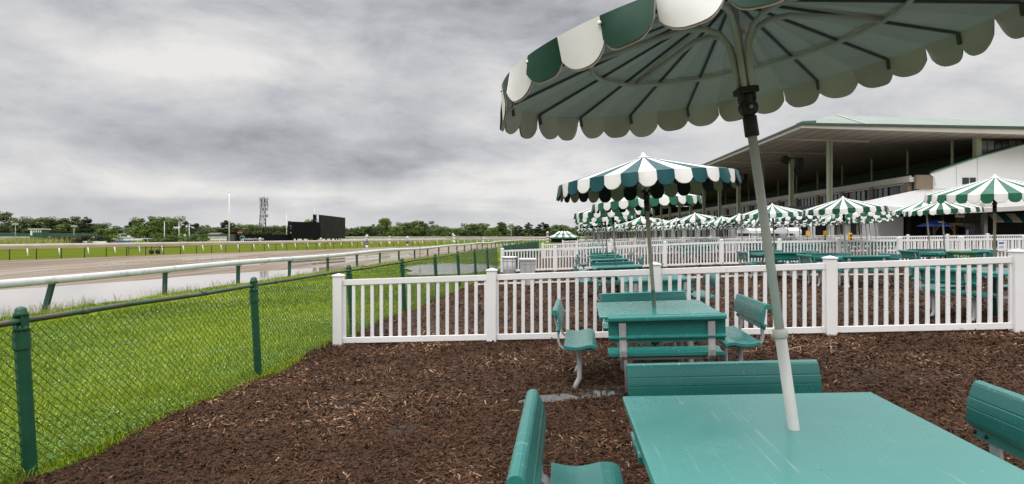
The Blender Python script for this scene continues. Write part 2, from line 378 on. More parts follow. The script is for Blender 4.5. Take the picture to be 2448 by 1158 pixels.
def ground_grass():
    g = NG('turf'); n = g.noise(0.05, 6, 0.6); m = g.noise(1.5, 5, 0.7)
    c = g.mix(g.ramp(n, (0.35, 0.0), (0.65, 1.0)), (0.085, 0.115, 0.012), (0.155, 0.160, 0.024))
    c = g.mix(g.math('MULTIPLY', m, 0.6), c, (0.06, 0.10, 0.015)); g.bump(g.noise(40, 3), 0.5, 0.02)
    return g.out(c, 0.95, spec=0.0)
M['turf'] = ground_grass()
g = NG('verge_soil'); M['verge'] = g.out(g.ramp(g.noise(2.0, 6, 0.7), (0.3, (0.05, 0.095, 0.006)), (0.7, (0.12, 0.18, 0.012))), 0.9, spec=0.2)
def mulch():
    g = NG('wet_bark_mulch')
    vo = g.n('ShaderNodeTexVoronoi', feature='F1'); vo.inputs['Scale'].default_value = 1.0; vo.inputs['Randomness'].default_value = 1.0
    wob = g.n('ShaderNodeVectorMath', operation='ADD')
    nz = g.n('ShaderNodeTexNoise'); nz.inputs['Scale'].default_value = 3.0; g.l(g.co(), nz.inputs['Vector'])
    g.l(g.co((34, 75, 40), (0, 0, 0.6)), wob.inputs[0]); g.l(nz.outputs[1], wob.inputs[1]); g.l(wob.outputs[0], vo.inputs['Vector'])
    sp = g.n('ShaderNodeSeparateColor'); g.l(vo.outputs['Color'], sp.inputs[0])
    c = g.ramp(sp.outputs[0], (0.0, (0.014, 0.009, 0.006)), (0.55, (0.062, 0.037, 0.024)), (0.86, (0.13, 0.080, 0.050)), (1.0, (0.30, 0.20, 0.125)))
    big = g.noise(0.9, 5, 0.65)
    c = g.mix(g.ramp(big, (0.42, 0.62), (0.60, 0.0)), c, (0.020, 0.012, 0.008))
    g.bump(vo.outputs['Distance'], 0.7, 0.02)
    return g.out(c, g.ramp(big, (0.40, 0.72), (0.58, 0.88)), spec=0.25)
M['mulch'] = mulch()
def track():
    g = NG('sloppy_dirt_track')
    st = g.noise(1.0, 7, 0.62, g.co((0.55, 0.028, 1), (0, 0, 0.20)), 0.4); fi = g.noise(1.0, 6, 0.65, g.co((2.2, 0.12, 1), (0, 0, 0.20)))
    m = g.math('ADD', g.math('MULTIPLY', st, 0.6), g.math('MULTIPLY', fi, 0.4))
    c = g.ramp(m, (0.36, (0.095, 0.066, 0.042)), (0.50, (0.195, 0.147, 0.102)), (0.64, (0.27, 0.22, 0.165)))
    r = g.ramp(m, (0.42, 0.85), (0.58, 0.50), (0.68, 0.14))
    g.bump(fi, 0.25, 0.03)
    return g.out(c, r, spec=0.3)
M['track'] = track()
def water(name, col):
    g = NG(name); g.bump(g.noise(2.5, 3, 0.5, g.co((1, 0.35, 1))), 0.05, 0.02); return g.out(col, 0.045, spec=0.9)
M['puddle'] = water('muddy_water', (0.30, 0.27, 0.25)); M['puddle2'] = water('puddle_water', (0.05, 0.045, 0.04))
M['bare'] = mat('distant_track_surface', (0.34, 0.30, 0.25), 0.8, 0.1, 0.05)

# ------------------------------------------------------------------ ground
def struct(o): o['kind'] = 'structure'; return o
mb = MB(); S_ = 9000
mb.add([(-S_, -S_, -2.26 + E), (S_, -S_, -2.26 + E), (S_, S_, -2.26 + E), (-S_, S_, -2.26 + E)], [(0, 1, 2, 3)])
struct(mb.build('ground', M['turf']))

def bumpz(v, y):
    a = (vnoise(v * 1.1, y * 1.1, 3) - 0.5) * 0.07 + (vnoise(v * 3.1, y * 3.1, 5) - 0.5) * 0.030 + (vnoise(v * 9, y * 9, 6) - 0.5) * 0.014
    return a * np.clip((14 - np.asarray(y)) / 8, 0.15, 1)
HOLES = [(0.30, 6.02, 0.48, -0.085), (-1.55, 5.15, 0.40, -0.055), (-0.28, 5.75, 0.40, -0.05)]
def hole(v, y):
    z = 0
    for hv, hy, hr, hd in HOLES: z = z + hd * np.exp(-(((v - hv) / hr) ** 2 + ((y - hy) / (hr * 0.8)) ** 2))
    return z
def edge_v(y):   # wavy border between mulch and grass, close to the chain-link fence
    return -3.97 + (vnoise(y * 0.9, y * 0 + 0.3, 9) - 0.5) * 0.34 + (vnoise(y * 4, y * 0 + 1.3, 12) - 0.5) * 0.10
def mulch_z(v, y): return zrel(v) + E + 0.012 + bumpz(v, y) + hole(v, y)
def sheet(name, vs_, ys_, zf, m, left=None):
    V, Y = np.meshgrid(vs_, ys_); V = V.copy()
    if left is not None: V = V + (left(Y) - vs_[0]) * np.clip(1 - (V - vs_[0]) / 1.0, 0, 1)
    Z = zf(V, Y); P = np.stack([V + KU * Y, Y, Z], -1).reshape(-1, 3)
    nx, ny = len(vs_), len(ys_); fs = []
    for j in range(ny - 1):
        for i in range(nx - 1): a = j * nx + i; fs.append((a, a + 1, a + nx + 1, a + nx))
    me = bpy.data.meshes.new(name); me.from_pydata(P.tolist(), [], fs); me.materials.append(m)
    me.polygons.foreach_set('use_smooth', [True] * len(fs)); me.update()
    return link(name, me)
vv = np.concatenate([np.arange(-3.97, 7.0, 0.06), np.arange(7.0, 20, 0.5), np.arange(20, 61, 5)])
yy = np.concatenate([np.arange(-4, 2, 0.5), np.arange(2, 10.5, 0.06), np.arange(10.5, 30, 0.4), np.arange(30, 125, 4)])
struct(sheet('mulch_ground', vv, yy, mulch_z, M['mulch'], edge_v))
VH = [(-6.6, 33.0, 2.6, 6.0, -0.20), (-9.0, 37.0, 1.9, 5.0, -0.16)]
def verge_z(v, y): return sum(d_ * np.exp(-(((v - a_) / r1_) ** 2 + ((y - b_) / r2_) ** 2) ** 2) for a_, b_, r1_, r2_, d_ in VH) + -0.13 * np.clip((np.asarray(v) - edge_v(np.asarray(y, float)) - 0.02) / 0.15, 0, 1) + zrel(v) + E + (vnoise(v * 1.3, y * 1.3, 2) - 0.5) * 0.05 - np.clip((-14.6 - v), 0, 1) * 0.10
struct(sheet('grass_verge', np.concatenate([np.arange(-15.5, -4.5, 0.3), np.arange(-4.5, -3.1, 0.07)]), np.concatenate([np.arange(-4, 2, 0.3), np.arange(2, 16, 0.12), np.arange(16, 30, 0.3), np.arange(30, 150, 3)]), verge_z, M['verge']))

# track between the two rails; both bend away to the right far off
NEAR = [(-15.2 + KU * y, y) for y in (-25, 0, 20, 40, 60, 80, 100, 120, 135, 150)] + [(8, 165), (24, 178), (60, 190), (110, 196), (200, 198)]
FAR = [(-75, -25), (-64, 0), (-56, 20), (-48.2, 40), (-40.3, 60), (-32, 81), (-24.4, 101.5), (-17.6, 117), (-10, 133), (0, 152), (10, 170), (22, 190), (50, 215), (110, 232), (200, 236)]
mb = MB(); P = []
for (a, b), (c, d) in zip(NEAR, FAR): P += [(a, b, TZ), (c, d, TZ)]
mb.add(P, [(2 * i, 2 * i + 2, 2 * i + 3, 2 * i + 1) for i in range(len(NEAR) - 1)])
struct(mb.build('dirt_track', M['track']))
# flooded strip inside the near rail
ys = np.arange(-10, 46, 0.8); mb = MB(); P = []
for y in ys:
    k = max(0.0, min(1.0, (43 - y) / 22)); w = 0.2 + 8.6 * k ** 0.75 + (float(vnoise(y * 0.35, 0.0, 4)) - 0.5) * 1.6 * k
    P += [(-15.1 + KU * y, y, TZ + 0.006), (-15.1 - w + KU * y, y, TZ + 0.006)]
mb.add(P, [(2 * i, 2 * i + 2, 2 * i + 3, 2 * i + 1) for i in range(len(ys) - 1)])
struct(mb.build('flooded_track_edge_water', M['puddle']))
# thin pools further out on the track
def pool(name, cx, cy, rx, ry, z, rot, m, seed):
    n = 40; P = []
    for i in range(n):
        q = 2 * math.pi * i / n; r = 0.65 + 0.6 * float(vnoise(math.cos(q) * 1.6 + seed, math.sin(q) * 1.6 + seed, seed))
        x, y = rx * r * math.cos(q), ry * r * math.sin(q)
        P.append((cx + x * math.cos(rot) - y * math.sin(rot), cy + x * math.sin(rot) + y * math.cos(rot), z))
    mb = MB(); mb.add(P, [tuple(range(n))]); return struct(mb.build(name, m))
for i, (v, y, rx, ry) in enumerate([(-27, 36, 0.9, 13), (-31, 44, 0.8, 16), (-22, 60, 0.8, 18), (-24, 44, 0.5, 9), (-19.5, 52, 0.7, 12), (-35, 50, 0.6, 10), (-18, 78, 0.8, 20)]):
    pool('track_pool_water', v + KU * y, y, rx, ry, TZ + 0.006, -0.2, M['puddle'], i + 2)
# flooded grass beside the chain-link fence
pool('flooded_grass_water', -6.6 + KU * 33, 33, 2.6, 6.0, gz(-6.6) - 0.06, -0.12, M['puddle'], 21)
pool('flooded_grass_water', -9.0 + KU * 37, 37, 1.9, 5, gz(-9.0) - 0.05, -0.12, M['puddle'], 22)
for (v, y, r, dz), sd in zip(HOLES[::2], (31, 33)):
    z = float(mulch_z(np.array(v), np.array(y))); pool('mulch_puddle_water', v + KU * y, y, r * .8, r * .6, z + 0.022, 0.2, M['puddle2'], sd)
# concrete strip crossing the mulch beyond the first picket fence
mb = MB(); P = []
for x in np.arange(-1.3, 26, 1.0):
    y0 = 19.6 - 0.12 * x
    for y in (y0, y0 + 0.85): v = x - KU * y; P.append((x, y, float(mulch_z(np.array(v), np.array(y))) + 0.03))
mb.add(P, [(2 * i, 2 * i + 2, 2 * i + 3, 2 * i + 1) for i in range(len(P) // 2 - 1)])
struct(mb.build('concrete_path', M['concrete']))
# far turf, far side of the oval, pale backstretch
def band(name, y0, y1, x0, x1, dz, m):
    mb = MB(); mb.add([(x0, y0, TZ + dz), (x1, y0, TZ + dz), (x1, y1, TZ + dz), (x0, y1, TZ + dz)], [(0, 1, 2, 3)]); return struct(mb.build(name, m))
band('backstretch_track', 245, 300, -900, 60, -0.04, M['bare'])

# ------------------------------------------------------------------ loose cover: chips, grass, clover
def visible(x, y, pad=0.28): return (np.abs(x / y) < 1224 / F + pad) & (y > 1.6)
def scatter(n, v0, v1, y0, y1):
    v = rng.uniform(v0, v1, n); y = rng.uniform(y0, y1, n); return v, y
def chips():
    Vs = []; R = []
    for n, v0, v1, y0, y1, s in [(150000, -4.2, 6.6, 2.2, 5.6, 1.0), (120000, -4.2, 8.2, 5.6, 10.0, 1.25), (60000, -4.2, 14, 10, 20, 1.9), (26000, -4.2, 16, 20, 30, 2.8)]:
        v, y = scatter(n, v0, v1, y0, y1); x = v + KU * y
        k = visible(x, y) & (v > edge_v(y) - 0.02 - 0.16 * rng.random(len(v)) ** 3); wet = hole(v, y); k &= (wet > -0.045) | (rng.random(n) < 0.25)
        v, y, x, wet = v[k], y[k], x[k], wet[k]; m = len(v)
        z = mulch_z(v, y) + rng.uniform(0.002, 0.014, m)
        L = rng.gamma(2.3, 0.0110, m) * s + 0.007; w = rng.uniform(0.0026, 0.0078, m) * s
        a = rng.uniform(0, 2 * np.pi, m); ti = rng.normal(0, 0.28, m); ro = rng.normal(0, 0.5, m)
        d = np.stack([np.cos(a) * np.cos(ti), np.sin(a) * np.cos(ti), np.sin(ti)], 1)
        p = np.stack([-np.sin(a) * np.cos(ro), np.cos(a) * np.cos(ro), np.sin(ro)], 1)
        c = np.stack([x, y, z + np.abs(np.sin(ti)) * L * 0.4], 1)
        A = c - d * L[:, None] / 2 - p * w[:, None] * 0.7; B = c + d * L[:, None] / 2 - p * w[:, None]; Cc = c + d * L[:, None] / 2 + p * w[:, None] * 0.6; D = c - d * L[:, None] / 2 + p * w[:, None]
        Vs.append(np.stack([A, B, Cc, D], 1).reshape(-1, 3))
        big = vnoise(v * 0.9, y * 0.9, 41) * 0.6 + vnoise(v * 2.3, y * 2.3, 42) * 0.4     # drier, paler drifts and darker wet ones
        near_f = np.exp(-((y - (9.23 - 0.12 * (x + 2.73)) + 0.35) / 0.28) ** 2) * np.clip((v - 0.5) / 3, 0, 1)
        r = np.clip(rng.beta(0.9, 1.9, m) * (0.34 + 1.55 * np.clip(big - 0.27, 0, 1)) + near_f * 0.28 * rng.random(m) + (rng.random(m) < 0.012) * 0.5, 0, 1)
        R.append(r * np.clip(1 + wet * 9, 0.12, 1))
    V = np.concatenate(Vs); R = np.concatenate(R)
    return link('bark_chips', fast_mesh('bark_chips', V, np.full(len(R), 4), M['chips'], R))
o = chips(); tag(o, 'loose reddish brown bark chips covering the ground of the picnic area', kind='stuff')
def blades(name, sets, m, zf, hmul=1.0, vfilter=None):
    Vs = []; R = []; S = []
    for n, v0, v1, y0, y1, h0, h1, w in sets:
        v, y = scatter(n, v0, v1, y0, y1); x = v + KU * y; k = visible(x, y)
        if vfilter is not None: k &= vfilter(v, y)
        v, y, x = v[k], y[k], x[k]; q = len(v)
        tuft = vnoise(v * 2.2, y * 2.2, 51)
        h = rng.uniform(h0, h1, q) * (0.55 + 0.9 * tuft) * hmul; a = rng.uniform(0, 2 * np.pi, q); b = rng.uniform(0, 2 * np.pi, q)
        le = rng.uniform(0.15, 0.75, q) * h
        z = zf(v, y); c = np.stack([x, y, z - 0.005], 1)
        d = np.stack([np.cos(a), np.sin(a), 0 * a], 1); t = np.stack([np.cos(b), np.sin(b), 0 * b], 1); up = np.array([[0, 0, 1.0]])
        W2 = (w * rng.uniform(0.7, 1.3, q))[:, None]
        m1 = c + up * (h * 0.6)[:, None] + t * (le * 0.35)[:, None]; tp = c + up * h[:, None] + t * le[:, None]
        quad = np.stack([c - d * W2, c + d * W2, m1 + d * W2 * 0.8, m1 - d * W2 * 0.8], 1); tri = np.stack([m1 - d * W2 * 0.8, m1 + d * W2 * 0.8, tp], 1)
        Vs.append(np.concatenate([quad, tri], 1).reshape(-1, 3)); S.append(np.tile([4, 3], q))
        r = np.clip(rng.normal(0.45, 0.2, q) + (vnoise(v * 0.55, y * 0.55, 52) - 0.5) * 0.7, 0, 1); R.append(np.repeat(r, 2))
    V = np.concatenate(Vs); return link(name, fast_mesh(name, V, np.concatenate(S), m, np.concatenate(R)))
not_pool = lambda v, y: ~(((((v + 6.6) / 2.3) ** 2 + ((y - 33) / 5.5) ** 2) < 1) | ((((v + 9.0) / 1.6) ** 2 + ((y - 37) / 5) ** 2) < 1)) | (rng.random(len(v)) < 0.22)
gr = blades('grass', [(120000, -9, -3.75, 2.5, 7.5, 0.035, 0.085, 0.0032), (90000, -15.2, -3.75, 7.5, 14, 0.04, 0.09, 0.005), (70000, -15.2, -3.85, 14, 30, 0.05, 0.12, 0.009), (30000, -15.2, -3.85, 30, 70, 0.06, 0.14, 0.02)],
            M['grass_blade'], verge_z, 1.0, lambda v, y: (v < edge_v(y) + 0.10 * rng.random(len(v))) & not_pool(v, y))
tag(gr, 'bright green grass growing between the chain-link fence and the track rail', kind='stuff')
gr2 = blades('tall_grass', [(3000, -15.4, -14.4, 11, 24, 0.10, 0.40, 0.004), (1800, -15.4, -14.6, 24, 60, 0.12, 0.36, 0.008)], M['straw'], verge_z, 1.0, lambda v, y: vnoise(y * 0.6, y * 0, 61) + rng.random(len(v)) * 0.3 > 0.58)
tag(gr2, 'dry straw-coloured grass standing along the foot of the white track rail', kind='stuff')
gr3 = blades('edge_weeds', [(11000, -4.35, -3.5, 2.6, 16, 0.04, 0.15, 0.004)], M['grass_blade'], verge_z, 1.0, lambda v, y: (np.abs(v - edge_v(y) - 0.02) < 0.16 * rng.random(len(v)) ** 1.5 + .02) & (vnoise(y * 1.4, v * 3, 63) > 0.36))
tag(gr3, 'ragged weeds along the border between the mulch and the grass', kind='stuff')
def clover():
    Vs = []; R = []; S = []
    v, y = scatter(60000, -12, -3.8, 2.6, 13); x = v + KU * y
    k = visible(x, y) & (v < edge_v(y)) & (vnoise(v * 0.9, y * 0.9, 71) + rng.normal(0, 0.12, len(v)) > 0.52); v, y, x = v[k], y[k], x[k]; n = len(v)
    z = verge_z(v, y) + rng.uniform(0.03, 0.075, n); r = rng.uniform(0.006, 0.013, n); a = rng.uniform(0, 2 * np.pi, n); c = np.stack([x, y, z], 1)
    tx, ty = rng.normal(0, 0.35, n), rng.normal(0, 0.35, n); P = []
    for i in range(4):
        q = a + i * np.pi / 2; P.append(c + np.stack([np.cos(q), np.sin(q), tx * np.cos(q) + ty * np.sin(q)], 1) * r[:, None])
    V = np.stack(P, 1).reshape(-1, 3)
    return link('clover', fast_mesh('clover', V, np.full(n, 4), M['clover'], rng.random(n)))
tag(clover(), 'low green clover patches in the grass behind the chain-link fence', kind='stuff')
def flowers():
    v, y = scatter(6500, -14.5, -3.9, 2.6, 24); x = v + KU * y
    k = visible(x, y) & (v < edge_v(y) - 0.1) & (vnoise(v * 0.7, y * 0.7, 73) + rng.normal(0, 0.13, len(v)) > 0.55); v, y, x = v[k], y[k], x[k]; n = len(v)
    z = verge_z(v, y) + rng.uniform(0.055, 0.115, n); r = rng.uniform(0.005, 0.0095, n) * (1 + np.clip(y - 6, 0, 12) * 0.05); c = np.stack([x, y, z], 1)
    D = np.array([[1, 0, 0], [0, 1, 0], [-1, 0, 0], [0, -1, 0]]) ; T = np.array([0, 0, 0.8]); B = np.array([0, 0, -0.7]); P = []
    for i in range(4):
        for e in (T, B): P.append(np.stack([c + D[i] * r[:, None], c + D[(i + 1) % 4] * r[:, None], c + e * r[:, None]], 1))
    V = np.stack(P, 1).reshape(-1, 3)
    return link('clover_flowers', fast_mesh('clover_flowers', V, np.full(n * 8, 3), M['flower'], np.repeat(rng.random(n), 8)))
tag(flowers(), 'tiny white clover flowers dotted over the grass', kind='stuff')

# ------------------------------------------------------------------ fences and rails
CHV, CHL, CHY, CHS, CHN = -4.0, 0.07, 4.25, 3.0, 9
def chain_link():
    y0 = CHY - CHS
    root = empty('chain_link_fence', W(CHV, y0), label='dark green chain-link fence with pipe top rail between the grass and the mulch', cat='fence')
    o = root.location; D = Vector((KU * CHS, CHS, 0)); H = 1.24
    lean = lambda z: Vector((-CHL * z / H, 0, z))
    pm = None
    for i in range(CHN):
        a = random.uniform(-0.01, 0.01); p = D * i
        if pm is None:
            mb = MB(); mb.tube([lean(-0.1), lean(1.02)], 0.048, 8, sm=False); mb.tube([lean(0.93) , lean(1.06)], [0.056, 0.054], 8, sm=False)
            pm = mb.build('post', M['post_green'], root, 0.004)
            mb = MB(); c = lean(1.06)
            mb.tube([c, c + Vector((-.001, 0, .03)), c + Vector((-.001, 0, .05))], [0.054, 0.042, 0.034], 12)
            for s in (-1, 1): mb.box(c + Vector((s * 0.028, 0, 0.075)), (0.016, 0.06, 0.09))
            mb.lathe([(0.034, 0.105), (0.046, 0.115), (0.046, 0.130), (0.038, 0.142), (0.036, 0.158), (0.028, 0.172), (0.012, 0.180)], 12, c)
            cp = mb.build('post_cap', M['post_green'], pm, 0.0); pm.location = p
        else:
            q = copy_tree(pm, root); q.location = p; q.rotation_euler.y = a
    mb = MB(); pts = []
    for k in range(CHN * 3 + 1):
        t = k / 3.0; p = D * t + lean(1.135); p.z += random.uniform(-0.012, 0.006) * (k % 3 != 0); pts.append(p)
    mb.tube(pts, 0.0225, 10)
    for k in range(1, CHN * 2): p = D * (k * 0.5 + 0.18) + lean(1.134); mb.tube([p + Vector((0, -0.03, 0)), p + Vector((KU * .06, 0.03, 0))], 0.0255, 10)
    mb.build('top_rail', M['rail_green'], root)
    # wire mesh: interlocking zigzag wires
    mb = MB(); P = 0.0355; zs = 0.0375; nz = 29; L = CHS * math.sqrt(1 + KU * KU); nw = int(L / P)
    d = D.normalized(); nrm = d.cross(Vector((0, 0, 1)))
    for w in range(nw):
        pts = []
        for j in range(nz + 1):
            z = 0.01 + j * zs; k = (j + w) % 2
            pts.append(d * (P * (w + k)) + lean(z) + nrm * (0.003 if (j % 2) else -0.003))
        for p, q in zip(pts, pts[1:]): mb.tube([p, q], 0.0026, 4, caps=False, sm=False)
    w0 = mb.build('wire_mesh', M['wire'], root)
    for i in range(1, CHN):
        c = w0.copy(); C.objects.link(c); c.parent = root; c.location = D * i
chain_link()

def picket_fence(x0, y0, n, label, start=0, detail=True, np_=18, slope=-0.12, bays=2.44):
    """white vinyl fence: posts, rails and pickets; follows the ground"""
    dx = bays / math.sqrt(1 + slope * slope)
    gzx = lambda x, y: gz(x - KU * y)
    root = empty('picket_fence', (x0, y0, gzx(x0, y0)), label=label, cat='fence', group='white picket fences around the picnic areas')
    o = root.location; ang = math.atan(slope)
    R = Matrix.Rotation(ang, 3, 'Z')
    pm = None; nodes = []
    for i in range(n + 1):
        x = x0 + dx * i; y = y0 + slope * dx * i; nodes.append(Vector((x, y, gzx(x, y))) - o)
    for i, p in enumerate(nodes):
        if pm is None:
            mb = MB(); mb.box((0, 0, 0.48), (0.145, 0.145, 1.24), R); pm = mb.build('post', M['vinyl'], root, 0.006 if detail else 0); pm.location = p
            mb = MB(); h = 0.0825
            P = [R @ Vector((a * h, b * h, 1.1)) for a, b in ((-1, -1), (1, -1), (1, 1), (-1, 1))] + [R @ Vector((a * h, b * h, 1.118)) for a, b in ((-1, -1), (1, -1), (1, 1), (-1, 1))] + [Vector((0, 0, 1.148))]
            mb.add(P, [(3, 2, 1, 0), (0, 1, 5, 4), (1, 2, 6, 5), (2, 3, 7, 6), (3, 0, 4, 7), (4, 5, 8), (5, 6, 8), (6, 7, 8), (7, 4, 8)])
            mb.build('post_cap', M['vinyl'], pm, 0.003 if detail else 0)
        else: copy_tree(pm, root).location = p
    t = R @ Vector((1, 0, 0))
    for i in range(n):
        a, b = nodes[i], nodes[i + 1]; e = 0.0735
        for nm, z, h in (('top_rail', 1.0, 0.088), ('bottom_rail', 0.09, 0.088)):
            mb = MB(); u = (b - a).normalized(); mb.beam(a + u * e + Vector((0, 0, z)), b - u * e + Vector((0, 0, z)), 0.044, h); mb.build(nm, M['vinyl'], root, 0.005 if detail else 0)
        mb = MB(); nk = 16 if detail and i == 0 else np_
        for k in range(nk):
            s = (k + 1) / (nk + 1); s = 0.5 + (s - 0.5) * 1.045; p = a.lerp(b, s)
            j = random.uniform(-.004, .004) if detail else 0
            mb.box(p + t * j + Vector((0, 0, 0.545)), (0.05, 0.022, 0.822), R @ Matrix.Rotation(random.uniform(-.004, .004) if detail else 0, 3, 'Y'))
        mb.build('picket_row', M['vinyl'], root)
picket_fence(-2.73, 9.23, 5, 'white vinyl picket fence directly behind the two front picnic tables', 0)
picket_fence(-0.45, 27.0, 11, 'white picket fence beginning at the two wire bins behind the first fence', 0, False)
picket_fence(2.2, 42.0, 13, 'white picket fence standing just past the second fence, before the crowd of umbrellas', 0, False)
picket_fence(5.2, 60.0, 12, 'farthest white picket fence at the foot of the crowded umbrella rows', 0, False)

def near_rail():
    root = empty('track_rail', (0, 0, 0), label='thick white running rail on dark green posts along the near edge of the dirt track', cat='rail')
    v0, s = -15.0, 4.5; ys = [16.6 + s * i for i in range(-2, 30)]
    mb = MB(); prof = [(-0.10, -0.08), (-0.10, 0.01), (-0.07, 0.07), (0.0, 0.10), (0.07, 0.07), (0.10, 0.01), (0.10, -0.11), (0.06, -0.12), (-0.05, -0.12)]
    n = len(prof); P = []
    for i, y in enumerate(np.arange(ys[0] - 2, ys[-1] + 1.5, 1.5)):
        w = 0.035 * math.sin(y * 0.31) + 0.025 * math.sin(y * 0.17 + 1); x = v0 + KU * y + 0.03 * math.sin(y * 0.4)
        P += [(x + a, y, gz(v0) + 0.95 + w + b) for a, b in prof]
    k = len(P) // n
    mb.add(P, [(i * n + j, i * n + (j + 1) % n, (i + 1) * n + (j + 1) % n, (i + 1) * n + j) for i in range(k - 1) for j in range(n)], 0, True)
    mb.build('rail', M['rail_white'], root)
    for i, y in enumerate(ys):
        a = W(v0, y); lean = -0.24 if i == 2 else random.uniform(-0.03, 0.03)
        mb = MB(); mb.beam(a + Vector((lean, 0, -0.1)), a + Vector((0, 0, 0.80)), 0.13, 0.10, up=(0, 1, 0)); mb.box(a + Vector((0, 0, 0.815)), (0.24, 0.16, 0.025))
        mb.build('post', M['rail_post'], root)
near_rail()
def along(poly, step, s0=0.0):
    out = []; d = 0; nxt = s0
    for (x0, y0), (x1, y1) in zip(poly, poly[1:]):
        L = math.hypot(x1 - x0, y1 - y0)
        while nxt <= d + L: t = (nxt - d) / L; out.append((x0 + (x1 - x0) * t, y0 + (y1 - y0) * t, (x1 - x0) / L, (y1 - y0) / L)); nxt += step
        d += L
    return out
def far_rail():
    root = empty('infield_rail', (0, 0, 0), label='beige covered running rail on curved brown posts along the far edge of the dirt track', cat='rail')
    line = FAR[2:12]; pts = along(line, 2.1)
    V = []; V2 = []
    for x, y, tx, ty in along(line, 1.05):
        nx, ny = ty, -tx     # towards the camera side
        for a, b in ((-0.10, 1.33), (0.18, 1.33), (0.30, 1.24), (0.34, 0.98), (0.30, 0.98), (0.24, 1.2), (-0.10, 1.26)): V.append((x + nx * a, y + ny * a, TZ + b))
        for a, b in ((-0.11, 1.335), (-0.11, 1.39), (0.17, 1.39), (0.20, 1.335)): V2.append((x + nx * a, y + ny * a, TZ + b))
    def strip(V, n, nm, m):
        k = len(V) // n; mb = MB(); mb.add(V, [(i * n + j, i * n + (j + 1) % n, (i + 1) * n + (j + 1) % n, (i + 1) * n + j) for i in range(k - 1) for j in range(n)]); mb.build(nm, m, root)
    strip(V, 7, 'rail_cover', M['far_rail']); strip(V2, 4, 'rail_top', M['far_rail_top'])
    for x, y, tx, ty in pts[5:100]:
        nx, ny = ty, -tx; mb = MB()
        mb.tube([(x - nx * .42, y - ny * .42, TZ - 0.1), (x - nx * .42, y - ny * .42, TZ + .8), (x - nx * .33, y - ny * .33, TZ + 1.05), (x - nx * .05, y - ny * .05, TZ + 1.24)], 0.045, 5)
        mb.build('post', M['far_post'], root)
    root = empty('turf_rail', (0, 0, 0), label='white rail on slanted white posts on the turf just beyond the beige rail', cat='rail')
    line2 = [(x - 8.3, y + 4.0) for x, y in line]; mb = MB()
    mb.tube([(x, y, TZ + 1.12) for x, y, _, _ in along(line2, 3.0)], 0.05, 6); mb.build('rail', M['white'], root)
    for x, y, tx, ty in along(line2, 3.0)[2:70]:
        mb = MB(); mb.tube([(x + tx * .1, y + ty * .1, TZ + 1.1), (x + 0.45, y - .3, TZ + 0.05)], 0.06, 5); mb.build('post', M['white'], root)
far_rail()
def thin_rail(a, b, n, h, label):
    root = empty('infield_fence', (0, 0, 0), label=label, cat='rail', group='thin white rails across the infield')
    a = Vector((*a, TZ)); b = Vector((*b, TZ)); mb = MB(); mb.beam(a + Vector((0, 0, h)), b + Vector((0, 0, h)), 0.12, 0.16); mb.build('rail', M['white'], root)
    for i in range(n + 1):
        p = a.lerp(b, i / n); mb = MB(); mb.beam(p + Vector((0.25, -0.1, 0)), p + Vector((0, 0, h)), 0.07, 0.07, up=(0, 1, 0)); mb.build('post', M['white'], root)
thin_rail((-150, 168), (-20, 178), 45, 1.1, 'thin white rail crossing the infield below the small trees')
thin_rail((-330, 236), (30, 240), 80, 1.2, 'long white rail far out along the near side of the backstretch')
thin_rail((-420, 306), (60, 304), 80, 1.2, 'most distant white rail, along the far side of the backstretch')

# ------------------------------------------------------------------ umbrellas
NP = 36
def canopy_mesh(H, mats, R=1.0, seg=5, vseg=8, inner=True, wob=0.0, seed=1, vk=1.0):
    """mats: outer A, outer B, inner top A, inner top B, inner valance A, inner valance B. rim plane at z=0"""
    r_ = random.Random(seed); mb = MB(); st = 2 * math.pi / NP; rad = [0.07, 0.3, 0.55, 0.8, 1.0]
    def cone(r, q, s, off=0.0):
        z = H * (1 - r) - 0.012 * math.sin(math.pi * r) * (1 - abs(2 * s - 1)) + off
        return Vector((r * R * math.cos(q), r * R * math.sin(q), z))
    for i in range(NP):
        q0 = i * st; k = i % 2; w1 = r_.uniform(-wob, wob); w2 = r_.uniform(-wob, wob); dk = vk * r_.uniform(.93, 1.04); tw = r_.uniform(-wob, wob) * .6
        for side in (0, 1):
            off = 0.0 if side == 0 else -0.006; n = 3; V = []
            for r in rad:
                for j in range(n + 1): V.append(cone(r, q0 + st * j / n, j / n, off))
            fs = []
            for a in range(len(rad) - 1):
                for j in range(n):
                    f = (a * (n + 1) + j, (a + 1) * (n + 1) + j, (a + 1) * (n + 1) + j + 1, a * (n + 1) + j + 1); fs.append(f if side == 0 else f[::-1])
            mb.add(V, fs, k + 2 * side, False)
            V = []; rows = 4; e = (0.003 if side == 0 else -0.003)
            for a in range(rows):
                for j in range(vseg + 1):
                    s = j / vseg; q = q0 + st * s; dmax = (0.090 + 0.056 * (1 - abs(2 * s - 1) ** 2.6)) if k else (0.082 + 0.062 * (1 - abs(2 * s - 1) ** 3.4))
                    t = a / (rows - 1); d = dmax * t * dk; q = q + tw * t * math.sin(math.pi * s)
                    rr = R + e + t * (0.010 + w1 * (1 - s) + w2 * s) + (0.012 + w2 * .5) * math.sin(math.pi * s) * t * (2 - t)
                    V.append(Vector((rr * math.cos(q), rr * math.sin(q), (0.0 if side == 0 else -0.006) - d)))
            fs = []
            for a in range(rows - 1):
                for j in range(vseg):
                    f = (a * (vseg + 1) + j, (a + 1) * (vseg + 1) + j, (a + 1) * (vseg + 1) + j + 1, a * (vseg + 1) + j + 1); fs.append(f if side == 0 else f[::-1])
            mb.add(V, fs, k + 4 * side if side else k, True)
    return mb
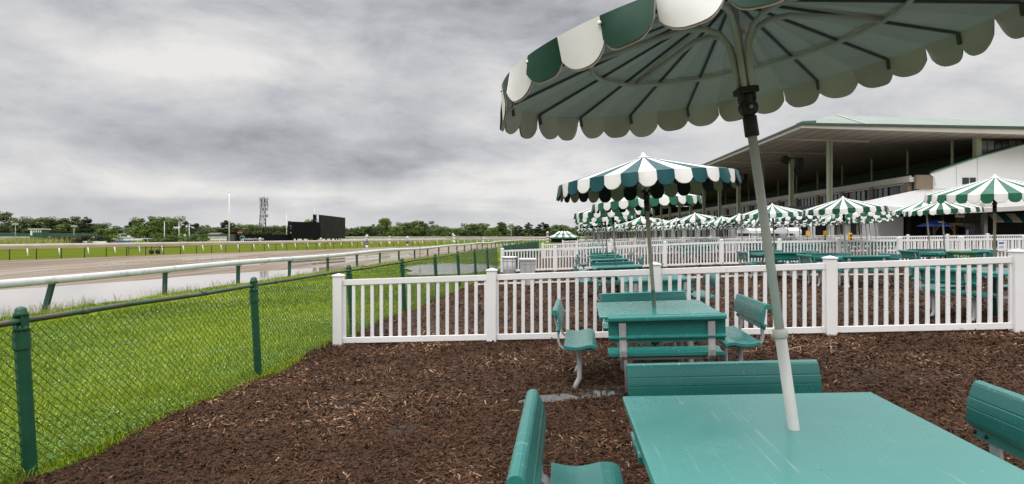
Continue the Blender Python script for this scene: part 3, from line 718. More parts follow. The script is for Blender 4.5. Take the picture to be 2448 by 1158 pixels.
def umbrella_frame(root_or_part, H, R, zj, full=True):
    """curved arms from the joint at z=zj to a pipe ring under the canopy"""
    mb = MB(); rr = 0.61 * R; zr = H * 0.39 - 0.035
    mb.tube([(rr * math.cos(q), rr * math.sin(q), zr) for q in np.linspace(0, 2 * math.pi, 48, endpoint=False)], 0.0105, 8, closed=True)
    ring = mb.build('ring', M['frame'], root_or_part)
    for k in range(6):
        q = k * math.pi / 3 + ARM0; pts = []
        for r, z in ((0.030, zj + 0.02), (0.032, zj + 0.14), (0.042, zj + 0.20), (0.075, zj + 0.255), (0.13, zj + 0.283), (0.22, zj + 0.292), (0.40, (zj + 0.292 + zr) / 2 + .006), (rr, zr + 0.004)):
            pts.append((r * math.cos(q), r * math.sin(q), z))
        mb = MB(); mb.tube(pts, 0.0125, 8); mb.build('arm', M['frame'], root_or_part)
ARM0 = 0.0
def hub(mb, M4=None):
    mb.box((0, 0, 0), (0.1, 0.06, 0.03))
# --- the big umbrella overhead, built where it stands
def big_umbrella():
    global ARM0
    eye = Vector((0, 0, E)); B = Vector((1.146, 2.38, -0.796)) + eye; Cc = Vector((0.947, 2.424, 0.738)) + eye
    c = Vector((-0.145, 0.001, 1)).normalized(); J = Cc - c * 0.21
    dirn = (J - B).normalized(); foot = B - dirn * (0.76 / dirn.z)
    root = empty('patio_umbrella', foot, label='large leaning umbrella overhead with scalloped deep green and white valance and grey underside', cat='umbrella', group='striped umbrellas')
    j = J - foot
    mb = MB(); t = B - foot; col = t + dirn * 0.40
    mb.tube([dirn * 0.02, col], 0.0222, 20); mb.build('lower_pole', M['pole'], root)
    mb = MB(); mb.tube([col, j - dirn * 0.10], 0.0182, 20); mb.build('upper_pole', M['pole'], root)
    mb = MB(); mb.tube([col - dirn * 0.02, col - dirn * 0.018, col + dirn * 0.012, col + dirn * 0.016], [0.024, 0.029, 0.029, 0.024], 20); mb.build('collar', M['pole'], root)
    # tilt joint
    mb = MB(); mb.tube([j - dirn * 0.125, j - dirn * 0.12, j - dirn * 0.04], [0.026, 0.029, 0.028], 14)
    Mj = Matrix((c.cross(Vector((0, 1, 0))).normalized(), Vector((0, 1, 0)), c)).transposed()
    Mr = Matrix.Rotation(math.pi / 2, 3, 'X')
    mb.lathe([(0.030, -0.022), (0.037, -0.018), (0.037, 0.018), (0.030, 0.022)], 18, j - dirn * 0.005, M=Mr)
    mb.lathe([(0.016, 0.022), (0.016, 0.030)], 12, j - dirn * 0.005, M=Mr)
    mb.tube([j + c * 0.0, j + c * 0.05], [0.024, 0.03], 12); mb.box(j + c * 0.065, (0.082, 0.074, 0.026), Mj)
    for s in (-1, 1): mb.box(j + c * 0.045 + (Mj @ Vector((s * 0.024, 0, 0))), (0.012, 0.05, 0.05), Mj)
    jt = mb.build('tilt_joint', M['black'], root, 0.003)
    mb = MB(); mb.lathe([(0.008, 0.030), (0.008, 0.034)], 10, j - dirn * 0.005, M=Mr); mb.build('pivot_bolt', M['steel'], jt)
    # canopy
    e1 = Vector((0, 1, 0)).cross(c).normalized(); e2 = c.cross(e1); H = 0.25
    R4 = Matrix((e1, e2, c)).transposed().to_4x4() @ Matrix.Rotation(2.544, 4, 'Z'); T = Matrix.Translation(Cc - foot) @ R4
    mb = canopy_mesh(H, None, 1.0, wob=0.026, seed=5, vseg=12, vk=0.84)
    can = mb.build('canopy', [M['g_dark'], M['cloth_white'], M['inner2'], M['inner'], M['in_val2'], M['in_val']], root); can.matrix_local = T
    for k in range(NP // 2):
        q = k * 4 * math.pi / NP; mb = MB(); u = Vector((math.cos(q), math.sin(q), 0))
        mb.beam(u * 0.06 + Vector((0, 0, H * 0.94 - .012)), u * 0.985 + Vector((0, 0, H * 0.015 - 0.014)), 0.010, 0.009)
        mb.box(u * 0.988 + Vector((0, 0, -0.035)), (0.012, 0.012, 0.05), Matrix.Rotation(q, 3, 'Z'))
        mb.build('rib', M['rib'], root).matrix_local = T
    for k in range(NP):
        if k % 2: continue
        q = k * 2 * math.pi / NP; mb = MB(); u = Vector((math.cos(q), math.sin(q), 0)); mb.lathe([(0.0065, 0), (0.0065, 0.004), (0.003, 0.006)], 8, u * 1.006 + Vector((0, 0, -0.022)), M=Vector((0, 0, 1)).rotation_difference(u).to_matrix())
        mb.build('grommet', M['white'], can)
    ARM0 = math.radians(35)
    n0 = len(KIDS[root.name]); umbrella_frame(root, H, 1.0, -0.15)
    mb = MB(); mb.tube([(0, 0, -0.15), (0, 0, H * 0.95)], 0.0145, 14); mb.build('centre_tube', M['frame'], root)
    for o in KIDS[root.name][n0:]: o.matrix_local = T
    mb = MB(); mb.lathe([(0.075, H * .93), (0.07, H * .97), (0.03, H + .01), (0.02, H + .04), (0.008, H + .055)], 14); mb.build('finial', M['white'], root).matrix_local = T
big_umbrella()
# --- upright umbrellas, mesh data shared
UH, UR, UHT = 2.16, 0.96, 0.265
def make_umbrella(gm, pole_m, navy=False):
    root = empty('patio_umbrella')
    mb = MB(); mb.tube([(0, 0, 0.02), (0, 0, 0.95)], 0.0225, 12); mb.build('pole_base', M['socket'], root)
    mb = MB(); mb.tube([(0, 0, 0.95), (0, 0, UH - 0.23)], 0.0205, 12); mb.build('pole', pole_m, root)
    mb = MB(); mb.tube([(0, 0, UH - 0.34), (0, 0, UH - 0.22)], 0.030, 10)
    mb.lathe([(0.030, -0.02), (0.034, -0.016), (0.034, 0.016), (0.030, 0.02)], 12, (0, 0, UH - 0.19), M=Matrix.Rotation(math.pi / 2, 3, 'X')); mb.tube([(0, 0, UH - 0.22), (0, 0, UH - 0.12)], 0.026, 10); mb.box((0, 0, UH - 0.12), (0.085, 0.075, 0.03)); mb.build('tilt_joint', M['black'], root)
    mb = canopy_mesh(UHT, None, UR, wob=0.012, seed=9, vseg=6); can = mb.build('canopy', [gm, M['cloth_white'], M['darkgreen_in'], M['olive'], M['darkgreen_in'], M['olive']], root); can.location.z = UH
    n0 = len(KIDS[root.name]); umbrella_frame(root, UHT, UR, -0.14)
    for o in KIDS[root.name][n0:]: o.location.z = UH
    mb = MB(); mb.tube([(0, 0, UH - 0.14), (0, 0, UH + UHT * .9)], 0.0145, 8); mb.build('centre_tube', M['frame'], root)
    mb = MB(); mb.lathe([(0.085, UHT * .925), (0.08, UHT * .96), (0.03, UHT + .005), (0.025, UHT + .03), (0.01, UHT + .045)], 12, (0, 0, UH)); mb.build('finial', M['cloth_white'], root)
    return root
U_GROUP = 'striped umbrellas'
proto = {}
def umbrella(kind, x, y, tilt, label, lean_y=0.0, spin=0.0, s=1.0, drop=0.0):
    v = x - KU * y
    if kind not in proto: o = proto[kind] = make_umbrella(*UK[kind])
    else: o = copy_tree(proto[kind])
    o.location = (x, y, gz(v) - drop); o.scale = (s, s, s)
    o.rotation_euler = (Matrix.Rotation(tilt, 3, 'Y') @ Matrix.Rotation(lean_y, 3, 'X') @ Matrix.Rotation(spin, 3, 'Z')).to_euler()
    tag(o, label, 'umbrella', U_GROUP); return o
M['g_dark2'] = cloth_green('dark_green_cloth', (0.006, 0.066, 0.034))
UK = {'teal': (M['g_teal'], M['pole_tan']), 'green': (M['g_mid'], M['pole_tan']), 'dark': (M['g_dark2'], M['pole']), 'navy': (M['g_navy'], M['pole'])}
# distant umbrellas: one mesh each
def far_umbrella_mesh(gm):
    mb = MB(); st = 2 * math.pi / 24
    mb.tube([(0, 0, 0), (0, 0, UH + UHT * .9)], 0.024, 6, 4)
    for i in range(24):
        q0, q1, qm = i * st, (i + 1) * st, (i + .5) * st; k = i % 2
        p = lambda r, q, z: (r * math.cos(q), r * math.sin(q), UH + z)
        mb.add([p(0.06, q0, UHT), p(1.0, q0, 0), p(1.0, q1, 0), p(0.06, q1, UHT)], [(0, 1, 2, 3)], k)
        mb.add([p(0.06, q0, UHT - .01), p(.99, q0, -.01), p(.99, q1, -.01), p(0.06, q1, UHT - .01)], [(3, 2, 1, 0)], 2 + k)
        sc = [(q0, -.08), (q0 + st * .25, -.135), (qm, -.145), (q1 - st * .25, -.135), (q1, -.08)]
        mb.add([p(1.005, q0, 0)] + [p(1.02, a, z) for a, z in sc] + [p(1.005, q1, 0)], [(0, 1, 2, 3, 4, 5, 6)], k)
        mb.add([p(.995, q0, 0)] + [p(1.01, a, z) for a, z in sc] + [p(.995, q1, 0)], [(6, 5, 4, 3, 2, 1, 0)], 2 + k)
    mb.lathe([(0.10, UHT * .92), (0.03, UHT + .02), (0.012, UHT + .05)], 8, (0, 0, UH), 1)
    o = mb.build('patio_umbrella', [gm, M['cloth_white'], M['darkgreen_in'], M['olive'], M['pole']]); return o
farp = {}
def far_umbrella(kind, x, y, tilt, label, lean_y=0.0, spin=0.0):
    if kind not in farp: o = farp[kind] = far_umbrella_mesh(UK[kind][0])
    else: o = farp[kind].copy(); C.objects.link(o)
    o.location = (x, y, gz(x - KU * y)); o.rotation_euler = (Matrix.Rotation(tilt, 3, 'Y') @ Matrix.Rotation(lean_y, 3, 'X') @ Matrix.Rotation(spin, 3, 'Z')).to_euler()
    return tag(o, label, 'umbrella', U_GROUP)

# ------------------------------------------------------------------ picnic tables and benches
def make_table():
    root = empty('picnic_table')
    mb = MB(); mb.box((0, 0, 0.745), (1.2, 1.2, 0.03)); top = mb.build('tabletop', M['teal'], root, 0.008)
    mb = MB()
    for s in (-1, 1): mb.box((s * 0.575, 0, 0.712), (0.03, 1.12, 0.036)); mb.box((0, s * 0.575, 0.712), (1.1, 0.03, 0.036))
    mb.build('edge_trim', M['teal'], top)
    mb = MB(); mb.tube([(0, 0, -0.06), (0, 0, 0.725)], 0.036, 12); mb.build('pole_sleeve', M['socket'], root)
    for a in (-1, 1):
        for b in (-1, 1):
            mb = MB(); mb.tube([(a * .33, b * .33, -0.08), (a * .33, b * .33, 0.42), (a * .30, b * .30, 0.60), (a * .26, b * .26, 0.70)], 0.028, 10); mb.build('leg', M['steel'], root)
    mb = MB()
    for a in (-1, 1): mb.beam((-.33, a * .33, 0.36), (.33, a * .33, 0.36), 0.03, 0.045)
    for a, b in ((-1, 1), (1, 1)): mb.tube([(a * .33, -b * .33, .34), (-a * .33, b * .33, .34)], 0.016, 8)
    mb.build('brace', M['steel'], root)
    return root
def make_bench():
    """faces +y, back edge at y=0; 1.02 m wide"""
    root = empty('bench'); w = 0.53
    def seatline(t): y = 0.10 + 0.335 * t; z = 0.458 - 0.020 * math.sin(math.pi * min(t / 0.72, 1.0)) - 0.022 * max(0.0, (t - 0.82) / 0.18) ** 2; return y, z
    top = [seatline(i / 18) for i in range(19)]; low = [(y, z - 0.036) for y, z in reversed(top)]
    mb = MB(); mb.prism(top[::-1] + low[::-1], -w, w, sm=False); seat = mb.build('seat', M['teal_bench'], root, 0.004)
    # backrest: hollow board, rounded at the top, with a bolted lower lip
    t = math.radians(11); up = Vector((0, -math.sin(t), math.cos(t))); ou = Vector((0, math.cos(t), math.sin(t))); o = Vector((0, 0.045, 0.605))
    prof = [(0.0, 0.0), (0.0, 0.185)] + [(0.032 - 0.032 * math.cos(a), 0.190 + 0.030 * math.sin(a)) for a in np.linspace(0.3, math.pi * .93, 7)] + [(0.066 + 0.009 * math.sin(math.pi * k / 12), 0.182 - 0.150 * k / 12) for k in range(4)] + [(0.0715, 0.136), (0.074, 0.1345)] + [(0.066 + 0.009 * math.sin(math.pi * k / 12), 0.182 - 0.150 * k / 12) for k in range(5, 8)] + [(0.0715, 0.089), (0.0742, 0.0875)] + [(0.066 + 0.009 * math.sin(math.pi * k / 12), 0.182 - 0.150 * k / 12) for k in range(8, 13)] + [(0.060, 0.018), (0.048, 0.006), (0.026, 0.0)]
    f = lambda p, x: o + ou * (p[0] - 0.02) + up * p[1] + Vector((x, 0, 0))
    P = prof; mb = MB(); n = len(P)
    # open back: channel seen from behind
    back = [(0.0, 0.0), (0.0, 0.016), (0.042, 0.018), (0.046, 0.165), (0.0, 0.172)] + prof[1:]
    mb.prism(back[::-1], -w, w, f); bk = mb.build('backrest', M['teal_bench'], root, 0.0015)
    mb = MB(); mb.prism([(0.016, -0.040), (0.016, 0.0), (0.028, 0.0), (0.028, -0.040)][::-1], -w + .01, w - .01, f); mb.build('lower_lip', M['teal_bench'], bk)
    for s in (-1, 1):
        for dx in (0, 0.10):
            mb = MB(); mb.lathe([(0.009, 0), (0.009, 0.006), (0.004, 0.009)], 8, f((0.028, -0.020), s * (w - 0.09 + dx * .75)), M=Vector((0, 0, 1)).rotation_difference(ou).to_matrix()); mb.build('bolt', M['black'], bk)
    for s in (-1, 1):
        pts = [Vector((s * .40, 0, 0)) + f((0.012, 0.15), 0) * 1, ]
        q = [(f((0.020, 0.150), 0).y, f((0.020, 0.150), 0).z), (f((0.020, 0.0), 0).y, f((0.020, 0.0), 0).z), (f((0.010, -0.06), 0).y, f((0.010, -0.06), 0).z), (0.045, 0.485), (0.060, 0.435), (0.095, 0.405), (0.150, 0.392), (0.40, 0.385)]
        mb = MB(); T = 0.007; Vv = []
        for i, (y, z) in enumerate(q):
            a = q[max(i - 1, 0)]; b = q[min(i + 1, len(q) - 1)]; d = Vector((b[0] - a[0], b[1] - a[1])).normalized(); nn = Vector((d.y, -d.x))
            for x, k in ((-.032, -1), (-.032, 1), (-.022, 2.2), (-.014, 1), (.014, 1), (.022, 2.2), (.032, 1), (.032, -1)): Vv.append((s * .40 + x, y - nn.x * T * k * -1, z - nn.y * T * k * -1))
        m = 8; fs = [(i * m + j, i * m + (j + 1) % m, (i + 1) * m + (j + 1) % m, (i + 1) * m + j) for i in range(len(q) - 1) for j in range(m)] + [tuple(range(m)), tuple((len(q) - 1) * m + j for j in range(m))]
        mb.add(Vv, fs, 0, False); mb.build('support_strap', M['steel'], root)
    for s in (-1, 1):
        mb = MB(); mb.tube([(s * .33, 0.25, 0.395), (s * .33, 0.25, 0.20), (s * .33, 0.245, 0.08), (s * .33, 0.21, 0.015), (s * .33, 0.18, -0.05)], 0.026, 10)
        mb.build('leg', M['steel'], root)
    mb = MB(); mb.beam((-.44, 0.25, 0.376), (.44, 0.25, 0.376), 0.06, 0.022); mb.build('crossbar', M['steel'], root)
    return root
table_p = bench_p = None
lowt = lowb = None
def joined_copy(root, name):
    """one plain mesh of a thing, for copies too small to show parts"""
    V = []; Fc = []; ms = []; mi = []
    def rec(o, Mx):
        m = Mx @ o.matrix_basis
        if o.type == 'MESH':
            b = len(V); V.extend([tuple(m @ v.co) for v in o.data.vertices])
            for mt in o.data.materials:
                if mt not in ms: ms.append(mt)
            for p in o.data.polygons: Fc.append(tuple(b + i for i in p.vertices)); mi.append(ms.index(o.data.materials[p.material_index]))
        for c in KIDS.get(o.name, ()): rec(c, m)
    for c in KIDS[root.name]: rec(c, Matrix.Identity(4))
    me = bpy.data.meshes.new(name); me.from_pydata(V, [], Fc)
    for m in ms: me.materials.append(m)
    me.polygons.foreach_set('material_index', mi); me.update(); return me
SIDES = {0: 'near', 1: 'grandstand', 2: 'far', 3: 'track'}
def picnic_set(x, y, tl, bl, rz=-PHI, far=False, sides=(0, 1, 2, 3), bench_off=1.07):
    global table_p, bench_p, lowt, lowb
    v = x - KU * y; sl = 0.0422 if v < 6 else 0.014
    base = Vector((x, y, gz(v) + 0.006))
    R = Matrix.Rotation(rz, 3, 'Z') @ Matrix.Rotation(-math.atan(sl), 3, 'Y')
    if not far:
        if table_p is None: t = table_p = make_table()
        else: t = copy_tree(table_p)
    else:
        if lowt is None: lowt = joined_copy(table_p, 'picnic_table')
        t = link('picnic_table', lowt)
    t.location = base; t.rotation_euler = R.to_euler(); tag(t, tl, 'table', 'teal picnic tables')
    for k in sides:
        # k=0: the bench on the camera's side, back towards the camera
        a = {0: 0.0, 1: math.pi / 2, 2: math.pi, 3: -math.pi / 2}[k]
        Rk = R @ Matrix.Rotation(a, 3, 'Z'); p = base + Rk @ Vector((0, -bench_off, 0))
        if not far:
            if bench_p is None: b = bench_p = make_bench()
            else: b = copy_tree(bench_p)
        else:
            if lowb is None: lowb = joined_copy(bench_p, 'bench')
            b = link('bench', lowb)
        b.location = p; b.rotation_euler = Rk.to_euler()
        tag(b, bl if isinstance(bl, str) else bl[k], 'bench', 'teal benches around the picnic tables')
def bl4(where): return {0: 'teal bench, camera side of ' + where, 1: 'teal bench, grandstand side of ' + where, 2: 'teal bench, far side of ' + where, 3: 'teal bench, track side of ' + where}
picnic_set(1.135, 2.31, 'large scratched teal tabletop with the grey umbrella pole through it, nearest the camera', bl4('the nearest table'), rz=-math.radians(5), sides=(1, 2, 3))
picnic_set(1.575, 6.42, 'teal picnic table with four benches in front of the first white picket fence', bl4('the table under the teal umbrella'))
umbrella('teal', 1.615, 6.42, -0.068, 'teal and white striped umbrella over the second table, before the picket fence', -0.02, 0.06)
COL = [(10.6, 1.32, 'green'), (14.75, 0.92, 'dark'), (18.9, 0.90, 'green'), (23.0, 0.92, 'dark')]
nth = ['first', 'second', 'third', 'fourth']
for i, (y, v, kd) in enumerate(COL):
    picnic_set(v + KU * y, y, f'teal picnic table, {nth[i]} beyond the first picket fence in the row nearest the track', bl4(f'{nth[i]} table past the fence near the track'), far=i > 1)
    (umbrella if i < 3 else far_umbrella)(kd, v + KU * y, y, -0.07 + random.uniform(-.015, .015), f'green and white umbrella over the {nth[i]} table past the fence in the track row', random.uniform(-.03, .03), 0.05 * i)
ROW2 = [(9.45, 6.66, 'green', 'at the right end, right behind the first picket fence', 1.0), (15.3, 6.95, 'dark', 'in the middle column, left of the trash barrel', 1.0), (18.5, 6.15, 'green', 'in the middle column behind the leaning pole', 1.0)]
for i, (y, v, kd, wh, s) in enumerate(ROW2):
    picnic_set(v + KU * y, y, 'teal picnic table ' + wh, bl4('the table ' + wh.replace('right behind', 'behind').replace('at the right end, ', 'at the right, ')), far=i > 0, rz=-PHI + (0.35 if i == 0 else 0.0), sides=(0, 1, 2, 3) if i else (1, 2, 3))
    umbrella(kd, v + KU * y, y, -0.045 if i == 0 else -0.06, ['wide pale green and white umbrella cut off by the right edge of the view', 'green and white umbrella with white collar cap left of the trash barrel', 'green and white umbrella seen just right of the leaning grey pole'][i], 0.06 if i == 0 else 0.02, 0.1 * i, 0.94 if i == 0 else 1.0, 0.02 if i == 0 else 0.13)
picnic_set(12.9, 17.4, 'teal picnic table behind the green trash barrel', bl4('the table behind the trash barrel'), far=True)
umbrella('dark', 13.0, 17.5, -0.07, 'flat green and white umbrella above the green trash barrel', 0.0, 0.1, 1.0, 0.12)
far_umbrella('green', 14.0, 19.5, -0.10, 'green and white umbrella on a slanting pole behind the one above the trash barrel')
for x, y, kd, l in [(14.4, 24.0, 'green', 'green and white umbrella just left of the dark hall opening'), (17.5, 28.0, 'dark', 'upper of two overlapping umbrellas before the white kiosk wall'), (18.6, 30.5, 'green', 'lower of two overlapping umbrellas before the white kiosk wall')]:
    far_umbrella(kd, x, y, -0.08, l, random.uniform(-.04, .04), random.random())
# rows beyond the second fence
kinds = ['green', 'dark', 'green', 'green', 'navy', 'dark']
L_FAR = 'small green and white striped umbrella in the crowded rows before the grandstand'
T_FAR = 'small teal picnic table in the rows beyond the second picket fence'; B_FAR = 'small teal bench in the rows beyond the second picket fence'
cnt = 0
for ci, v in enumerate([1.0, 3.6, 6.2, 8.8, 11.4, 14.0, 16.6, 19.2, 21.8]):
    for y in np.arange(29.5 + (ci % 2) * 1.6, 125, 4.3):
        yj = y + random.uniform(-.5, .5); vj = v + random.uniform(-.35, .35); x = vj + KU * yj
        if (ci > 4 and yj > 100) or (ci > 5 and x / yj * F + CX > 2110): continue
        far_umbrella(kinds[(cnt * 5 + ci) % 6], x, yj, -0.085 + random.uniform(-.05, .05), L_FAR, random.uniform(-.07, .07), random.random()); cnt += 1
        if y < 52 and v < 18 and ci % 2 == 0: picnic_set(x, yj, T_FAR, B_FAR, far=True)
for y in (26.8, 31.2, 36.0): pass

# ------------------------------------------------------------------ small things in the picnic areas
def bin_basket(x, y, label, rz, square):
    v = x - KU * y; root = empty('waste_bin', (x, y, gz(v) + 0.01), (0, 0, rz), label, 'bin', 'wire waste bins by the second fence'); h = 0.88; n = 4 if square else 20
    ro = math.pi / 4 if square else 0; k = 1.30 if square else 1.0
    mb = MB(); mb.lathe([(0.215 * k, 0.0), (0.265 * k, h * .98)], n, sm=not square, M=Matrix.Rotation(ro, 3, 'Z')); mb.build('liner', M['bag'], root)
    mb = MB(); mb.lathe([(0.285 * k, h * .93), (0.30 * k, h * .96), (0.30 * k, h * 1.0), (0.25 * k, h * 1.005)], n, sm=not square, M=Matrix.Rotation(ro, 3, 'Z')); mb.build('rim', M['white'], root)
    for z in (0.03, h * .45, h * .8):
        mb = MB(); r = (0.219 + 0.05 * z / h) * k; mb.lathe([(r, z), (r + .008, z + .004), (r + .008, z + .018), (r, z + .022)], n, sm=False, M=Matrix.Rotation(ro, 3, 'Z')); mb.build('hoop', M['steel'], root)
    for i in range(8):
        q = i * math.pi / 4 + math.pi / 8; c = 1.0 if not square else 1 / max(abs(math.cos(q)), abs(math.sin(q))) * 0.72
        mb = MB(); mb.beam((0.222 * k * c * math.cos(q), 0.222 * k * c * math.sin(q), 0.01), (0.272 * k * c * math.cos(q), 0.272 * k * c * math.sin(q), h * .95), 0.03, 0.008); mb.build('upright_strap', M['steel'], root)
bin_basket(0.52, 19.3, 'square grey waste bin with white rim, the nearer of two by the second fence', 0.0, True)
bin_basket(-0.10, 22.0, 'round grey wire waste bin with white rim, the one beside the chain-link fence', 0.1, False)
# trash barrel
def font(txt, size, m, parent, name='lettering', ext=0.003, bold=0.0):
    c = bpy.data.curves.new(name, 'FONT'); c.body = txt; c.size = size; c.extrude = ext; c.align_x = 'CENTER'; c.align_y = 'CENTER'; c.materials.append(m)
    c.offset = bold; t = bpy.data.objects.new(name, c); C.objects.link(t); bpy.context.view_layer.update()
    me = bpy.data.meshes.new_from_object(t.evaluated_get(bpy.context.evaluated_depsgraph_get())); me.name = name; bpy.data.objects.remove(t)
    if not me.materials: me.materials.append(m)
    return link(name, me, parent)
x, y = 10.74, 14.0; root = empty('trash_barrel', (x, y, gz(x - KU * y) + .01), label='green ribbed steel barrel lettered TRASH in pale yellow', cat='bin'); r = 0.29
mb = MB(); mb.lathe([(r, 0), (r, .25), (r + .012, .27), (r, .29), (r, .55), (r + .012, .57), (r, .59), (r, .69), (r + .008, .70), (r, .71), (r, .84), (r + .01, .86), (r + .01, .88), (r - .015, .885), (r - .02, .6)], 28); mb.build('drum', M['bin_green'], root)
o = font('TRASH', 0.098, M['letter_yellow'], root); o.rotation_euler = (math.pi / 2, 0, math.radians(-37 + 0)); q = math.radians(-90 - 37); o.location = ((r + .006) * math.cos(q), (r + .006) * math.sin(q), 0.775)
mb = MB(); mb.box((0, 0, 0), (0.30, 0.004, 0.014), Matrix.Rotation(math.radians(-37), 3, 'Z')); b = mb.build('stripe', M['letter_yellow'], root); b.location = ((r + .006) * math.cos(q), (r + .006) * math.sin(q), 0.715)
for px, py, d, l in [(1931, 566, 40.5, 'yellow marker post left of the dark doors'), (1973, 566, 39.5, 'yellow marker post in front of the white door pillar'), (2032, 573, 26.6, 'taller yellow signal box on a post beside the umbrella pole')]:
    p = at(px, py, d); z0 = gz(p.x - KU * p.y); root = empty('marker_post', (p.x, p.y, z0), label=l, cat='post', group='yellow marker posts'); h = E - z0 + (0.30 if d > 30 else 0.10)
    mb = MB(); mb.beam((0, 0, 0), (0, 0, h - .38), .06, .06, up=(0, 1, 0)); mb.build('post', M['pole_dark'], root)
    mb = MB(); mb.box((0, 0, h - .2), (.16 * d / 30, .14, .36)); mb.build('signal_box', M['yellow'], root, .01)
    mb = MB()
    for k in (0, 1): mb.lathe([(.05, 0), (.05, .02)], 12, (0, -.085, h - .12 - .17 * k), M=Matrix.Rotation(math.pi / 2, 3, 'X'))
    if d < 30: mb.build('dark_lens', M['black'], root)
# notice sheet hung on the second fence at the far right
p = Vector((19.3, 24.55, 0)); v = p.x - KU * p.y; mb = MB(); mb.box((0, 0, 0), (0.28, 0.012, 0.42)); o = mb.build('notice_sign', M['white']); o.location = (20.4, 24.42, gz(20.4 - KU * 24.42) + 0.72); tag(o, 'small white notice with blue print hung on the second picket fence', 'sign')
mb = MB(); mb.box((0, -.009, .12), (.2, .004, .07)); mb.box((0, -.009, -.02), (.16, .004, .02)); mb.box((0, -.009, -.08), (.18, .004, .02)); mb.build('printed_marks', M['sign_blue'], o)
# green windscreen fence continuing the chain-link beyond the second picket fence
def windscreen():
    root = empty('windscreen_fence', W(-3.9, 29), label='green windscreen-covered fence between the track and the far picnic rows', cat='fence'); D = Vector((KU * 3, 3, 0))
    for i in range(9):
        mb = MB(); mb.tube([D * i, D * i + Vector((0, 0, 1.35))], .045, 8); mb.build('post', M['post_green'], root)
        if i < 8:
            n = 8; P = []
            for k in range(n + 1):
                s = k / n; sag = 0.10 * math.sin(math.pi * s); P += [D * (i + s) + Vector((.03 * math.sin(k * 2.), 0, .05)), D * (i + s) + Vector((.03 * math.sin(k * 2.), 0, 1.28 - sag))]
            mb = MB(); mb.add(P, [(2 * k, 2 * k + 2, 2 * k + 3, 2 * k + 1) for k in range(n)]); b = mb.build('screen_cloth', M['screen_green'], root); sm = b.modifiers.new('thick', 'SOLIDIFY'); sm.thickness = .01
windscreen()

# ------------------------------------------------------------------ infield: boards, poles, signs
def board():
    root = empty('tote_board', (-49.5, 150, TZ), label='black two-part scoreboard with a taller right-hand screen standing in the infield', cat='scoreboard'); o = root.location
    def panel(pa, pb, da, db, ta, tb, ba, bb, nm, m, th=0.5):
        q = [at(pa, ta, da), at(pb, tb, db), at(pb, bb, db), at(pa, ba, da)]; a = (q[1] - q[0]); nrm = a.cross(q[3] - q[0]).normalized() * th
        if nrm.y < 0: nrm = -nrm
        P = [x - o for x in q] + [x - o + nrm for x in q]; mb = MB(); mb.add(P, [(0, 1, 2, 3), (7, 6, 5, 4), (0, 4, 5, 1), (1, 5, 6, 2), (2, 6, 7, 3), (3, 7, 4, 0)]); return mb.build(nm, m, root)
    panel(700, 762.5, 141, 149.5, 530.2, 532, 571, 571.6, 'screen', M['board']); panel(762, 821.5, 150, 178, 514, 521, 571.4, 570, 'screen', M['board2'])
    for pa, da, t, b in ((693, 147, 529, 577), (752.5, 158, 513, 577)):
        mb = MB(); a = at(pa, t, da) - o; c = at(pa, b, da) - o; a2 = Vector((a.x, a.y, a.z)); mb.beam((a.x, a.y, 0), (a.x, a.y, a.z), 0.75, 0.75, up=(0, 1, 0)); mb.build('upright', M['board'], root)
        mb = MB(); w = at(pa + (7 if pa < 720 else 10), t + .5, da - 3) - o
        for k in range(5): z = a.z - 0.2 - k * (a.z - 1.5) / 5; mb.tube([(a.x, a.y, z), (w.x, w.y, z - (0.8 if k % 2 else 0))], .07, 5)
        mb.build('bracing', M['steel'], root)
    for px, d in [(707, 146), (722, 147), (738, 149), (752, 151), (766, 154), (778, 159), (790, 163), (800, 170), (806, 172), (812, 176)]:
        p = at(px, 575, d); mb = MB(); mb.beam((p.x - o.x, p.y - o.y + .6, 0), (p.x - o.x, p.y - o.y + .6, 2.2), .35, .35, up=(0, 1, 0)); mb.build('leg', M['board'], root)
board()
